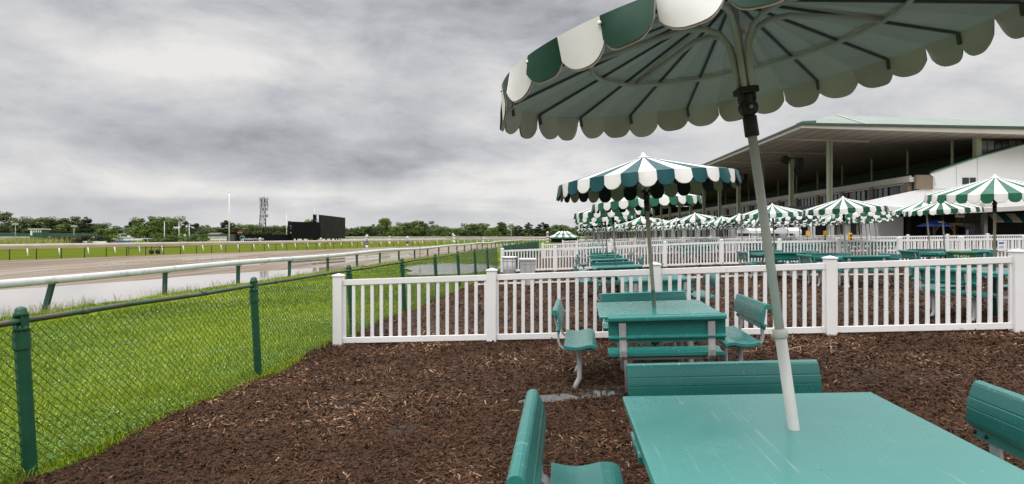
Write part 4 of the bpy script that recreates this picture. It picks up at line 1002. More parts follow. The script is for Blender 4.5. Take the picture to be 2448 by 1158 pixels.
def long_wall():
    a, b = at(566, 561, 132), at(701, 563, 143); root = empty('infield_wall', (a.x, a.y, TZ), label='long low black wall with white lettering at its left end in the infield', cat='wall'); o = root.location
    mb = MB(); d = (b - a); d.z = 0; h = a.z - TZ; mb.beam((0, 0, h / 2), (d.x, d.y, h / 2), .5, h); w = mb.build('wall_panel', M['board'], root)
    a2 = at(545, 561, 150) - a; mb = MB(); mb.beam((a2.x, a2.y, h / 2), (-.4, 0.2, h / 2), .5, h); mb.build('return_panel', M['interior'], root)
    ang = math.atan2(d.y, d.x); t = d.normalized()
    def put(ob, s, z): n = Vector((t.y, -t.x, 0)); ob.location = t * s + n * 0.262 + Vector((0, 0, z)); ob.rotation_euler = (math.pi / 2, 0, ang)
    f = font('MONMOUTH PARK', 0.60, M['letter_white'], root, ext=.004, bold=.012); put(f, 3.7, 1.22)
    # pale emblem: arched shield with two columns
    mb = MB(); mb.box((0, .25, 0), (1.25, .02, .32)); mb.box((0, -.02, .0), (.75, .02, .22)); mb.box((0, .48, 0), (.55, .02, .14)); mb.box((-.5, .02, 0), (.22, .02, .7)); mb.box((.5, .02, 0), (.22, .02, .7))
    for v in range(len(mb.v)): x_, y_, z_ = mb.v[v]; mb.v[v] = (x_, (z_ if False else y_), y_) if False else (x_, y_, z_)
    mb = MB(); 
    for x_, z_, w_, h_ in ((0, .30, 1.2, .28), (0, .52, .5, .2), (-.5, -.05, .22, .5), (.5, -.05, .22, .5)): mb.box((x_, z_, 0), (w_, h_, .02))
    e = mb.build('emblem', mat('emblem_teal', (0.10, 0.30, 0.33), .5), root); put(e, 1.15, 1.52)
    mb = MB()
    for x_ in (-.22, .22): mb.box((x_, -.55, 0), (.26, .95, .02))
    e = mb.build('emblem_columns', M['letter_white'], root); put(e, 1.15, 1.32)
    mb = MB(); mb.box((0, 0, 0), (.55, .42, .02)); mb.box((.55, .12, 0), (.5, .18, .02)); e = mb.build('number_mark', M['letter_white'], root); e.location = (a2.x * .55 + .3, a2.y * .55 - .3, .75); e.rotation_euler = (math.pi / 2, 0, math.atan2(-a2.y, -a2.x)); e.scale = (.8, .8, .8)
long_wall()
def pole(px, ytop, d, r, label, m, name='flag_pole', cat='pole', base=None):
    p = at(px, ytop, d); root = empty(name, (p.x, p.y, TZ if base is None else base), label=label, cat=cat); h = p.z - root.location.z
    mb = MB(); mb.tube([(0, 0, 0), (0, 0, h * .5), (0, 0, h)], [r, r * .8, r * .5], 8); mb.build('shaft', m, root)
    mb = MB(); mb.lathe([(r * .3, h), (r * 1.1, h + r), (r * 1.1, h + 2 * r), (r * .2, h + 3 * r)], 8); mb.build('ball', m, root); return root, h
for px, yt, d, r, l in [(548, 461, 128, .16, 'tall white flagpole at the left end of the black infield wall'), (685, 510, 150, .12, 'white pole close to the left of the scoreboard'), (752, 495, 175, .08, 'thin pole rising behind the taller scoreboard screen'),
                      (393, 533, 150, .12, 'white pole in front of the bright green trees, leftmost of three'), (428, 533, 152, .12, 'white pole in front of the bright green trees, middle of three'), (452.5, 533, 154, .12, 'white pole in front of the bright green trees, rightmost of three')]: pole(px, yt, d, r, l, M['white'])
for px, yt, d, l in [(37, 536, 200, 'grey light pole behind the reeds at the far left'), (177, 541, 200, 'grey light pole with twin lamps above the dark shrubs'), (1222, 540, 190, 'tall light pole with a round lamp head in front of the far trees')]:
    root, h = pole(px, yt, d, .12, l, M['steel'], 'light_pole', 'light pole'); mb = MB()
    if px > 1000: mb.lathe([(.2, h - .3), (.75, h + .1), (.75, h + .9), (.4, h + 1.1)], 10)
    else: mb.box((-.5, 0, h), (.9, .4, .5)); mb.box((.5, 0, h), (.9, .4, .5))
    mb.build('lamp_head', M['steel'], root)
def striped_pole(px, yt, d, label, cols, r=.22):
    p = at(px, yt, d); root = empty('furlong_pole', (p.x, p.y, TZ), label=label, cat='pole', group='painted distance poles around the track'); h = p.z - TZ; n = len(cols)
    for i, c in enumerate(cols): mb = MB(); mb.tube([(0, 0, h * i / n), (0, 0, h * (i + 1) / n)], r, 8); mb.build('painted_band', c, root)
    mb = MB(); mb.lathe([(r * 1.5, h), (r * 1.5, h + .15), (r * .4, h + .5)], 8); mb.build('cap', M['steel'], root)
w_, p_, r_ = M['white'], M['purple'], M['red']
for px, yt, d, l, cols in [(877, 568, 98, 'white and purple distance pole right of the scoreboard', [w_, p_, p_, w_]), (931, 569, 140, 'plain white distance pole between two purple ones', [w_, w_]), (974, 571, 112, 'purple-topped distance pole in front of the tallest far trees', [w_, p_, w_]),
                           (1083, 562, 165, 'red and white striped pole at the far turn', [r_, w_] * 4), (1309, 558, 150, 'red and white striped pole beside the striped pavilion', [r_, w_] * 4), (1086, 566, 150, 'white pole next to the red and white striped one', [w_, w_]), (1156, 573, 150, 'short white pole at the far turn', [w_]), (622, 574, 118, 'short white post in front of the black infield wall', [w_]), (767, 574, 125, 'short white post under the scoreboard', [w_]), (442, 565, 160, 'short white marker post right of the infield trees', [w_])]: striped_pole(px, yt, d, l, cols, .22 if d < 145 else .28)
p = at(1004, 618, 52); root = empty('marker_stake', (p.x, p.y, TZ), label='thin brown stake with a small plate standing on the track', cat='stake'); mb = MB(); mb.tube([(0, 0, 0), (0, 0, 1.75)], .03, 6); mb.build('shaft', M['far_post'], root); mb = MB(); mb.box((0, 0, 1.62), (.22, .04, .3)); mb.build('plate', M['banner_tan'], root)
# banners
def banner(px0, px1, d, h, label, m, name='banner_sign'):
    a, b = at(px0, 577, d), at(px1, 577, d); root = empty(name, ((a.x + b.x) / 2, d, a.z - h), label=label, cat='sign'); w = b.x - a.x
    mb = MB(); mb.box((0, 0, h / 2), (w, .1, h)); mb.build('face', m, root)
    for s in (-.45, 0, .45): mb = MB(); mb.beam((w * s, .12, -(root.location.z - TZ)), (w * s, .12, h * .8), .12, .12, up=(0, 1, 0)); mb.build('leg', M['bark'], root)
    return root, w
root, w = banner(266, 319, 120, 1.0, 'blue banner with white lettering and a round red white and blue emblem', M['sign_blue'])
f = font('pepsi', 1.25, M['letter_white'], root, bold=.02); f.rotation_euler = (math.pi / 2, 0, 0); f.location = (.75, -.06, .45)
for nm, m, z0, z1 in (('emblem_top', M['red'], .05, .42), ('emblem_band', M['white'], -.10, .05), ('emblem_bottom', mat('emblem_blue', (0.02, 0.10, 0.5)), -.42, -.10)):
    mb = MB(); rr = .44; P = []
    q0, q1 = math.asin(max(-1, z0 / rr)), math.asin(min(1, z1 / rr))
    for q in np.linspace(q0, q1, 8): P.append((rr * math.cos(q), rr * math.sin(q)))
    for q in np.linspace(q1, q0, 8): P.append((-rr * math.cos(q), rr * math.sin(q)))
    mb.prism(P[::-1], -.065, -.052, lambda p, t: Vector((p[0] - 1.45, t, p[1] + .55))); mb.build(nm, m, root)
root, w = banner(197, 256, 124, 1.0, 'faded tan and white banner left of the blue one', M['banner_tan'])
mb = MB(); mb.prism([(-w / 2 + .1, .95), (-w / 2 + .1, .6), (-.8, .35), (.3, .7), (1.2, .4), (w / 2 - .1, .75), (w / 2 - .1, .95)], -.066, -.052, lambda p, t: Vector((p[0], t, p[1]))); mb.build('white_panel', M['white'], root)
# wheeled rail section parked against the far rail
root = empty('rail_trolley', (0, 0, 0), label='wheeled spare rail section parked beneath the beige rail', cat='trolley'); a = at(307, 600, 64); b = at(432, 597, 70); a.z = b.z = TZ
for nm, z in (('top_bar', .95), ('lower_bar', .75)): mb = MB(); mb.beam(a + Vector((0, 0, z)), b + Vector((0, 0, z)), .07, .09); mb.build(nm, M['far_post'], root)
for s in (0.0, .42, .58, 1.0): p = a.lerp(b, s); mb = MB(); mb.beam(p, p + Vector((0, 0, .98)), .07, .07, up=(0, 1, 0)); mb.build('upright', M['far_post'], root)
for s in (.44, .56):
    p = a.lerp(b, s) + Vector((0, -.2, .28)); mb = MB(); mb.lathe([(.12, -.06), (.28, -.06), (.28, .06), (.12, .06)], 14, p, M=Matrix.Rotation(math.pi / 2, 3, 'X')); mb.build('wheel', M['black'], root)
# cell tower
def cell_tower():
    p = at(631, 470, 420); root = empty('cell_tower', (p.x, p.y, TZ), label='lattice mobile phone mast with stacked antennas above the treeline', cat='tower'); h = p.z - TZ
    mb = MB(); wd = lambda z: 1.7 * (1 - z / h) + 1.15
    L = [(-1, -1), (1, -1), (0, 1)]; n = 11
    for a, b in L: mb.tube([(a * wd(0), b * wd(0), 0), (a * wd(h * .97), b * wd(h * .97), h * .97)], .30, 5)
    for i in range(n):
        z0, z1 = h * .97 * i / n, h * .97 * (i + 1) / n
        for (a, b), (c, d) in zip(L, L[1:] + L[:1]): mb.tube([(a * wd(z0), b * wd(z0), z0), (c * wd(z1), d * wd(z1), z1)], .17, 4); mb.tube([(a * wd(z1), b * wd(z1), z1), (c * wd(z1), d * wd(z1), z1)], .15, 4)
    mb.build('lattice', mat('mast_grey', (0.14, 0.15, 0.19), .6), root); r2 = random.Random(3)
    for z, w in ((h * .52, 2.5), (h * .68, 2.3), (h * .77, 2.6), (h * .85, 2.4), (h * .93, 2.6)):
        mb = MB(); mb.lathe([(w * .8, z - .1), (w, z - .1), (w, z + .1), (w * .8, z + .1)], 12); mb.build('platform', M['steel'], root)
        for k in range(8):
            q = k * math.pi / 4 + z; mb = MB(); mb.box(((w + .2) * math.cos(q), (w + .2) * math.sin(q), z + r2.uniform(-.3, .8)), (.55, .55, r2.uniform(1.6, 2.4)), Matrix.Rotation(q, 3, 'Z')); mb.build('antenna', M['steel'] if k % 3 else M['parapet'], root)
    mb = MB(); mb.tube([(0, 0, h * .95), (0, 0, h + 1.2)], .2, 5); mb.build('spike', M['steel'], root)
cell_tower()
# press hut on the backstretch and long green wall behind it
def hut():
    p = at(94, 560, 232); root = empty('timing_hut', (p.x, p.y, TZ), label='small dark green hut on stilts with a white-framed window band and flat roof', cat='hut'); z = p.z - TZ
    mb = MB(); mb.box((0, 0, z * .5 + .9), (5.2, 3, 1.7 + z)); mb.build('walls', M['hut_green'], root)
    for i in range(7): mb = MB(); mb.box((-.9 + i * .45 , -1.53, z + 1.1), (.36, .06, .9)); mb.build('window', M['glass_lit'] if i % 2 else M['white'], root)
    mb = MB(); mb.box((-1.9, -1.53, z + .5), (.8, .06, 2.0)); mb.build('door', M['white'], root)
    mb = MB(); mb.box((0, 0, z + 1.95), (6.0, 3.8, .3)); mb.build('roof', M['white'], root)
hut()
a, b = at(-40, 560, 330), at(245, 561, 330); mb = MB(); mb.beam((a.x, a.y, TZ + 1.6), (b.x, b.y, TZ + 1.6), .4, 3.2); o = mb.build('boundary_wall', M['hut_green']); tag(o, 'long dark green boundary wall along the far left of the backstretch', 'wall')
a, b = at(285, 565, 325), at(560, 565, 325); mb = MB(); mb.beam((a.x, a.y, TZ + 1.3), (b.x, b.y, TZ + 1.3), .4, 2.4); o = mb.build('boundary_wall', M['hut_green']); tag(o, 'dark green boundary wall with white panels behind the bright infield trees', 'wall')
for px in (285, 309, 330): p = at(px, 564, 324.5); mb = MB(); mb.box((p.x, p.y - .2, TZ + 1.7), (2.0, .1, 1.7)); mb.build('white_panel', M['white'], o)
def barn(px0, px1, yt, d, label):
    a, b = at(px0, yt, d), at(px1, yt, d); root = empty('stable_barn', ((a.x + b.x) / 2, d, TZ), label=label, cat='building', group='low stable barns beyond the backstretch'); w = b.x - a.x; h = a.z - TZ
    mb = MB(); mb.box((0, 0, h * .35), (w, 8, h * .7)); mb.build('walls', M['hut_green'], root)
    mb = MB(); mb.prism([(-4.6, h * .68), (0, h), (4.6, h * .68), (4.6, h * .64), (-4.6, h * .64)], -w / 2 - .5, w / 2 + .5); mb.build('roof', M['far_post'], root)
barn(292, 340, 558.5, 345, 'low barn with a pale grey roof left of the bright infield trees'); barn(0, 34, 557.5, 345, 'low barn with a pale roof at the far left edge'); barn(505, 530, 557, 345, 'low barn between the dark trees left of the flagpole')
mb = MB(); p = at(570, 559, 131); mb.box((0, 0, 0), (1.0, .8, .5)); o = mb.build('red_cover', M['red'], None, .15); o.location = (p.x + .2, p.y + .3, p.z + .12); tag(o, 'small red cover on top of the black infield wall', 'cover')

# ------------------------------------------------------------------ trees
def tree_meshes(seed, kind):
    r = np.random.default_rng(seed); pts = []; nb = []
    if kind == 'pine':
        for k in range(9):
            z = 0.30 + 0.66 * (k + r.uniform(-.3, .3)) / 9; R = 0.36 * (1.12 - z) + 0.05
            for j in range(5): a = r.uniform(0, 6.28); q = R * r.uniform(.5, 1.0); pts.append((q * math.cos(a), q * math.sin(a), z + r.uniform(-.03, .03), 0.075, 0.035))
        pts.append((0, 0, .97, .06, .05))
    else:
        n = 46 if kind == 'broad' else 36
        for k in range(n):
            a = r.uniform(0, 6.28); u = r.uniform(0, 1) ** .6; z = r.uniform(0.06, 0.86); R = 0.42 * math.sqrt(max(0.03, 1 - (abs(z - .42) / .50) ** 2.0)) * (1 if kind == 'broad' else .72)
            s = r.uniform(.09, .17); pts.append((R * u * math.cos(a), R * u * math.sin(a), z, s, s * .75))
    pts = np.array(pts); N = 6500; c = r.integers(0, len(pts), N)
    d = r.normal(0, 1, (N, 3)); d /= np.linalg.norm(d, axis=1)[:, None]; d *= (r.random(N) ** .4)[:, None]
    P = pts[c, :3] + d * np.stack([pts[c, 3], pts[c, 3], pts[c, 4]], 1)
    cl = r.random(len(pts)); sz = r.uniform(.012, .030, N)
    e1 = r.normal(0, 1, (N, 3)); e1 /= np.linalg.norm(e1, axis=1)[:, None]; e2 = np.cross(e1, r.normal(0, 1, (N, 3))); e2 /= np.linalg.norm(e2, axis=1)[:, None]
    e1 *= sz[:, None]; e2 *= (sz * .7)[:, None]
    V = np.stack([P - e1, P + e2 * .8, P + e1, P - e2], 1).reshape(-1, 3)
    rnd = np.clip(0.25 + 0.45 * cl[c] + r.normal(0, .16, N), 0, 1)
    mb = MB(); mb.tube([(0, 0, -.02), (.01, 0, .25), (0, .01, .55)], [.032, .022, .010], 6)
    for k in range(5): a = k * 1.3 + seed; mb.tube([(0, 0, .22 + .05 * k), (.12 * math.cos(a), .12 * math.sin(a), .36 + .07 * k), (.25 * math.cos(a), .25 * math.sin(a), .45 + .09 * k)], [.013, .009, .004], 5)
    return V, rnd, mb
TREES = {}
def tree(kind, leafm, variant, x, y, z, w, h, name, label, group):
    key = (kind, leafm, variant)
    if key not in TREES:
        V, rnd, mb = tree_meshes(hash(variant * 7 + len(kind)) % 1000, kind)
        root = empty(name); t = mb.build('trunk', M['bark'], root); cr = link('crown', fast_mesh('crown', V, np.full(len(rnd), 4), M[leafm], rnd), root); TREES[key] = root
    else: root = copy_tree(TREES[key]); root.name = name
    root.location = (x, y, z); root.scale = (w, w, h); root.rotation_euler = (0, 0, random.uniform(0, 6.28)); tag(root, label, 'tree', group)
    return root
def ptree(px, ytop, wpx, d, kind, leafm, var, label, group, name=None):
    p = at(px, ytop, d); tree(kind, leafm, var, p.x, d, TZ - .1, wpx / F * d / .86, (p.z - TZ) / 0.985, name or ('pine_tree' if kind == 'pine' else 'leafy_tree'), label, group)
GL = 'trees of the far treeline left of the scoreboard'; GR = 'trees of the far treeline right of the scoreboard'
LL = 'dark green tree in the far treeline left of the scoreboard'; LR = 'dark green tree in the far treeline right of the scoreboard'
for px, yt, w, k in [(-6, 500, 78, 'broad'), (60, 522, 60, 'broad'), (88, 515, 80, 'broad'), (135, 520, 70, 'broad'), (165, 513, 95, 'broad'), (205, 520, 60, 'pine'), (232, 530, 70, 'broad'), (285, 538, 70, 'broad'), (320, 527, 60, 'pine'), (445, 530, 46, 'pine'), (470, 535, 70, 'pine'), (500, 541, 60, 'broad'), (540, 528, 62, 'pine'), (560, 530, 56, 'broad'), (600, 536, 56, 'broad'), (645, 538, 50, 'broad'), (672, 536, 50, 'broad'), (690, 538, 60, 'broad')]:
    ptree(px, yt, w, random.uniform(380, 410), k, 'leaf_pine' if k == 'pine' else 'leaf_dark', random.randrange(3), LL, GL)
ptree(748, 519, 46, 240, 'broad', 'leaf_mid', 1, 'bright green tree top showing over the lower scoreboard screen', None)
for px, yt, w, k in [(836, 543, 44, 'broad'), (862, 540, 48, 'broad'), (895, 537, 52, 'broad'), (922, 518, 56, 'tall'), (944, 538, 40, 'broad'), (966, 528, 48, 'broad'), (988, 525, 50, 'tall'), (1016, 524, 62, 'broad'), (1050, 538, 52, 'broad'), (1082, 542, 52, 'broad'), (1125, 531, 58, 'broad'), (1153, 530, 56, 'broad'), (1199, 528, 44, 'tall'), (1178, 541, 40, 'broad'), (1240, 540, 46, 'pine'), (1264, 533, 46, 'pine'), (1297, 533, 66, 'pine'), (1345, 535, 44, 'broad'), (1380, 538, 44, 'broad'), (1412, 540, 46, 'broad'), (1450, 541, 46, 'broad'), (1490, 540, 46, 'broad'), (1325, 545, 40, 'broad')]:
    ptree(px, yt, w, random.uniform(330, 370), k, 'leaf_pine' if k == 'pine' else ('leaf_mid' if random.random() < .45 else 'leaf_dark'), random.randrange(3), LR, GR)
for px in range(-20, 1540, 23):
    if 300 < px < 340: continue
    left = px < 760; ptree(px + random.uniform(-6, 6), random.uniform(533, 547), random.uniform(36, 54), random.uniform(415, 440), 'broad', 'leaf_mid' if random.random() < .4 else 'leaf_dark', random.randrange(3), LL if left else LR, GL if left else GR)
ptree(352, 512, 74, 190, 'broad', 'leaf_mid', 0, 'tall bright green tree, left half of the pair beside the white poles', None); ptree(405, 512, 84, 186, 'broad', 'leaf_mid', 2, 'tall bright green tree, right half of the pair behind the white poles', None)
ptree(252, 541, 62, 150, 'broad', 'leaf_mid', 1, 'small bright green tree at the right end of the dark shrubs', None)
for px, yt, w, l in [(376, 557, 30, 'small round tree under the tall bright pair, left one'), (410, 558, 44, 'small round tree beside the middle white pole'), (452, 559, 38, 'small round tree at the right of the white poles'), (482, 556, 40, 'small round tree nearest the black infield wall')]: ptree(px, yt, w, 142, 'broad', 'leaf_mid', 0, l, None, 'small_tree')
for px, yt, w, l in [(100, 565, 56, 'dark rounded shrub at the left end of the shrub row'), (150, 559, 62, 'dark rounded shrub second in the shrub row'), (182, 559, 56, 'dark rounded shrub in the middle of the shrub row'), (215, 557, 62, 'dark rounded shrub beside the small bright tree')]:
    p = at(px, yt, 126); tree('broad', 'leaf_pine', 2, p.x, 126, TZ - (p.z - TZ) * .42, w / F * 126 / .86, (p.z - TZ) * 1.42, 'dark_shrub', l, 'dark shrubs in the infield')
def reeds():
    n = 6000; x = rng.uniform(-116, -93, n); y = rng.uniform(112, 128, n); h = rng.uniform(.8, 2.0, n) * (0.7 + .5 * vnoise(x * .2, y * .2, 80)); w = .07; a = rng.uniform(0, 6.28, n); t = rng.normal(0, .25, (n, 2))
    c = np.stack([x, y, np.full(n, TZ)], 1); d = np.stack([np.cos(a), np.sin(a), 0 * a], 1) * w; tp = c + np.stack([t[:, 0], t[:, 1], h], 1)
    return link('reeds', fast_mesh('reeds', np.stack([c - d, c + d, tp], 1).reshape(-1, 3), np.full(n, 3), M['straw'], rng.random(n)))
tag(reeds(), 'patch of straw-coloured reeds at the far left of the infield', kind='stuff')

# ------------------------------------------------------------------ grandstand
KG = 0.0421
def G(vp, y, z): return Vector((vp + KG * y, y, z + E))
def gv(px, y): return ((px - CX) / F - KG) * y
def zy(py, y): return -(py - CY) / F * y
Y0, Y1 = 54.0, 188.0; GBASE = -1.25
root = empty('grandstand', G(36, 56, GBASE), label='long covered grandstand with a pale green roof and white end wall', cat='grandstand'); GO = root.location
def gb(mb, nm, m, bevel=0):
    mb.v = [tuple(Vector(p) - GO) for p in mb.v]; return mb.build(nm, m, root, bevel)
def hexa(mb, q, mi=0): mb.add(q, [(0, 1, 2, 3), (7, 6, 5, 4), (0, 4, 5, 1), (1, 5, 6, 2), (2, 6, 7, 3), (3, 7, 4, 0)], mi)
zs_ = lambda vp: 9.93 - 0.030 * (vp - 24.4)
zt_ = lambda vp: 10.34 - 0.017 * (vp - 24.4)
VE, VR = 24.4, 62.0
# soffit (thin slab) and roof
mb = MB(); hexa(mb, [G(VE + .25, Y0 + .25, zs_(VE)), G(VR, Y0 + .25, zs_(VR)), G(VR, Y1, zs_(VR)), G(VE + .25, Y1, zs_(VE)), G(VE + .25, Y0 + .25, zs_(VE) + .15), G(VR, Y0 + .25, zs_(VR) + .15), G(VR, Y1, zs_(VR) + .15), G(VE + .25, Y1, zs_(VE) + .15)])
gb(mb, 'soffit', M['soffit'])
mb = MB()
hexa(mb, [G(VE, Y0, zs_(VE) - .05), G(VR, Y0, zs_(VR) - .05), G(VR, Y0, zt_(VR) - .204), G(VE, Y0, zt_(VE) - .204), G(VE, Y0 + .24, zs_(VE) - .05), G(VR, Y0 + .24, zs_(VR) - .05), G(VR, Y0 + .24, zt_(VR) - .204), G(VE, Y0 + .24, zt_(VE) - .204)])
hexa(mb, [G(VE, Y0 + .245, zs_(VE) - .05), G(VE, Y1, zs_(VE) - .05), G(VE, Y1, zt_(VE) - .204), G(VE, Y0 + .245, zt_(VE) - .204), G(VE + .24, Y0 + .245, zs_(VE) - .05), G(VE + .24, Y1, zs_(VE) - .05), G(VE + .24, Y1, zt_(VE) - .204), G(VE + .24, Y0 + .245, zt_(VE) - .204)])
gb(mb, 'fascia', M['fascia'])
mb = MB()
hexa(mb, [G(VE - .12, Y0 - .12, zt_(VE) - .2), G(VR, Y0 - .12, zt_(VR) - .2), G(VR, Y0 - .12, zt_(VR)), G(VE - .12, Y0 - .12, zt_(VE)), G(VE - .12, Y0 + .2, zt_(VE) - .2), G(VR, Y0 + .2, zt_(VR) - .2), G(VR, Y0 + .2, zt_(VR)), G(VE - .12, Y0 + .2, zt_(VE))])
hexa(mb, [G(VE - .12, Y0 + .205, zt_(VE) - .2), G(VE - .12, Y1, zt_(VE) - .2), G(VE - .12, Y1, zt_(VE)), G(VE - .12, Y0 + .205, zt_(VE)), G(VE + .2, Y0 + .205, zt_(VE) - .2), G(VE + .2, Y1, zt_(VE) - .2), G(VE + .2, Y1, zt_(VE)), G(VE + .2, Y0 + .205, zt_(VE))])
gb(mb, 'gutter', M['gutter'])
YC = 63.0; zc_ = lambda vp: 12.95 - .037 * (vp - 31.2)
mb = MB(); A = [G(VE, Y0 + .21, zt_(VE) - .06), G(VR, Y0 + .21, zt_(VR) - .06), G(VR, YC, zc_(VR)), G(31.9, YC, zc_(31.9)), G(31.9, Y1, zc_(31.9)), G(VE, Y1, zt_(VE) - .06), G(VR, Y1, zc_(VR))]
mb.add(A, [(0, 1, 2, 3), (0, 3, 4, 5), (3, 2, 6, 4)]); rf = gb(mb, 'roof', M['roof_green'])
mb = MB(); mb.beam(G(32.1, YC - .1, zc_(32.1) + .02), G(gv(2076, 55), Y0 + .5, zt_(33) + .04), .14, .06); o = mb.build('flashing_strip', M['fascia'], None); o.parent = root; o.data.transform(Matrix.Translation(-GO))
mb = MB(); hexa(mb, [G(VE + .1, Y0 - .02, zt_(VE) + .004), G(gv(1951, Y0), Y0 - .02, zt_(VE) + .004), G(gv(1951, Y0), Y0 - .02, zt_(VE) + .22), G(VE + .1, Y0 - .02, zt_(VE) + .16), G(VE + .1, Y0 + 1.3, zt_(VE) + .004), G(gv(1951, Y0), Y0 + 1.3, zt_(VE) + .004), G(gv(1951, Y0), Y0 + 1.3, zt_(VE) + .22), G(VE + .1, Y0 + 1.3, zt_(VE) + .16)])
gb(mb, 'corner_parapet', M['trim_green'])
mb = MB()
for k in range(15): mb.beam(G(VE + .4, 60 + 9 * k, zs_(VE) - .09), G(34, 60 + 9 * k, zs_(34) - .09), .35, .14)
gb(mb, 'soffit_beams', M['fascia'])
# columns
for k in range(14):
    y = 60 + 9 * k; b = G(30, y, GBASE); t = G(30, y, zs_(30) - .17); mb = MB()
    for dx in (-.17, .17): mb.beam(b + Vector((dx, 0, 0)), t + Vector((dx, 0, 0)), .13, .32, up=(0, 1, 0))
    mb.beam(b + Vector((0, .02, 0)), t + Vector((0, .02, 0)), .21, .10, up=(0, 1, 0)); col = gb(mb, 'column', M['column'])
    if k in (1, 3):
        mb = MB(); c = G(30, y, zs_(30) - 1.1) - GO
        mb.beam(c + Vector((-.7, -.2, .35)), c + Vector((.9, -.2, .35)), .12, .12); mb.box(c + Vector((-.8, -.2, .15)), (.75, .7, .75), Matrix.Rotation(.4, 3, 'Y'))
        for j in range(5): mb.box(c + Vector((.85 + .05 * j - .03 * j * j, -.2 , .2 - .34 * j)), (.6, .7, .33), Matrix.Rotation(.10 * j, 3, 'Y'))
        sp = mb.build('loudspeaker', M['black'], None); sp.parent = root
# track-side face at vp=36: parapet, window band, lower slope
VF = 36.0; ye = 56.2
mb = MB(); mb.beam(G(VF, ye, 5.32), G(VF, Y1, 5.32), .4, .46); mb.beam(G(VF - .1, ye, 5.62), G(VF - .1, Y1, 5.62), .12, .14); gb(mb, 'seating_parapet', M['parapet'])
mb = MB(); mb.beam(G(VF + .35, ye, 4.4), G(VF + .35, Y1, 4.4), .2, 1.36); gb(mb, 'window_glass', M['glass'])
for k in range(22):
    y = ye + .4 + k * 6.0
    mb = MB(); mb.box(G(VF + .1, y + .25, 4.4), (.5, .55, 1.38)); gb(mb, 'pier', M['brick'])
    for j in range(6):
        if random.random() < .75 and k < 20: mb = MB(); mb.beam(G(VF + .15, y + .95 + j * .92, 4.35), G(VF + .15, y + 1.55 + j * .92, 4.35), .08, 1.05); gb(mb, 'window_pane', M['glass_lit'])
mb = MB(); mb.beam(G(VF + .12, ye + 1.0, 4.98), G(VF + .12, Y1, 4.98), .3, .16); mb.beam(G(VF + .12, ye, 3.66), G(VF + .12, Y1, 3.66), .3, .14); gb(mb, 'window_frame', M['parapet'])
mb = MB(); hexa(mb, [G(VF, ye, 3.55), G(30.6, ye, 2.2), G(30.6, Y1, 2.2), G(VF, Y1, 3.55), G(VF, ye, 3.4), G(30.6, ye, 2.05), G(30.6, Y1, 2.05), G(VF, Y1, 3.4)]); gb(mb, 'lower_canopy', M['seats'])
mb = MB(); mb.beam(G(31.2, ye + 4, (2.05 + GBASE) / 2), G(31.2, Y1, (2.05 + GBASE) / 2), .3, 2.05 - GBASE); gb(mb, 'apron_wall', M['interior'])
for k in range(12): mb = MB(); mb.beam(G(31.0, 61 + 10 * k, .35), G(31.0, 64.5 + 10 * k, .35), .2, 2.4); gb(mb, 'white_shutter', M['wall_white'])
# seating tiers rising to the back, and the back wall
mb = MB(); n = 14; P = []
for i in range(n):
    a = VF + .5 + i * .95; z = 5.05 + i * .33; P += [(a, z), (a + .95, z)]
poly = P + [(VF + .5 + n * .95, 4.0), (VF + .5, 4.0)]
mb.prism(poly[::-1], ye + .35, Y1, lambda p, t: G(p[0], t, p[1])); gb(mb, 'seating_tiers', M['seats'])
mb = MB(); hexa(mb, [G(49.9, ye + .3, 3), G(50.3, ye + .3, 3), G(50.3, Y1, 3), G(49.9, Y1, 3), G(49.9, ye + .3, zs_(50) - .02), G(50.3, ye + .3, zs_(50) - .02), G(50.3, Y1, zs_(50) - .02), G(49.9, Y1, zs_(50) - .02)]); gb(mb, 'back_wall', M['interior'])
mb = MB(); hexa(mb, [G(24.6, Y1 - .6, 3), G(50.3, Y1 - .6, 3), G(50.3, Y1, 3), G(24.6, Y1, 3), G(24.6, Y1 - .6, 9.5), G(50.3, Y1 - .6, 9), G(50.3, Y1, 9), G(24.6, Y1, 9.5)]); gb(mb, 'far_end_wall', M['interior'])
for k in range(11):
    y = 58.5 + k * 7; i = 3 + (k % 3); mb = MB(); mb.beam(G(41.5, y, 6.6), G(41.5, y, zs_(41.5) - .02), .16, .16, up=(0, 1, 0)); gb(mb, 'inner_post', M['column'])
# white end wall with its stepped sloping top
pts = [(1950, 501), (2085, 478), (2228, 447.5), (2228, 413.5), (2340, 376), (2520, 327), (2700, 300), (2700, 501)]
mb = MB(); mb.prism([(gv(a, 56), zy(b, 56)) for a, b in pts], 56.0, 56.3, lambda p, t: G(p[0], t, p[1])); ew = gb(mb, 'end_wall', M['wall_white'])
mb = MB(); q = [(gv(a, 56), zy(b, 56)) for a, b in pts[3:6]]
for (a, b), (c, d) in zip(q, q[1:]): mb.beam(G(a, 56.1, b + .06), G(c, 56.1, d + .06), .45, .10)
gb(mb, 'wall_coping', M['trim_green'])
mb = MB()
for px, y0_, y1_ in ((2336, 378, 478), (2286, 400, 470)): a = gv(px, 56); mb.beam(G(a, 55.985, zy(y0_, 56)), G(a, 55.985, zy(y1_, 56)), .05, .03, up=(0, 1, 0))
for yy_ in (452, 484): mb.beam(G(gv(2232, 56), 55.985, zy(yy_, 56)), G(gv(2310, 56), 55.985, zy(yy_, 56)), .03, .05)
gb(mb, 'wall_joints', M['parapet'])
mb = MB(); mb.box(G(gv(2316, 56), 55.97, zy(433, 56)), (1.25, .08, .62)); w = gb(mb, 'window', M['glass']); mb = MB(); mb.box(G(gv(2316, 56), 55.92, zy(433, 56)), (.06, .04, .62)); gb(mb, 'window_mullion', M['parapet'])
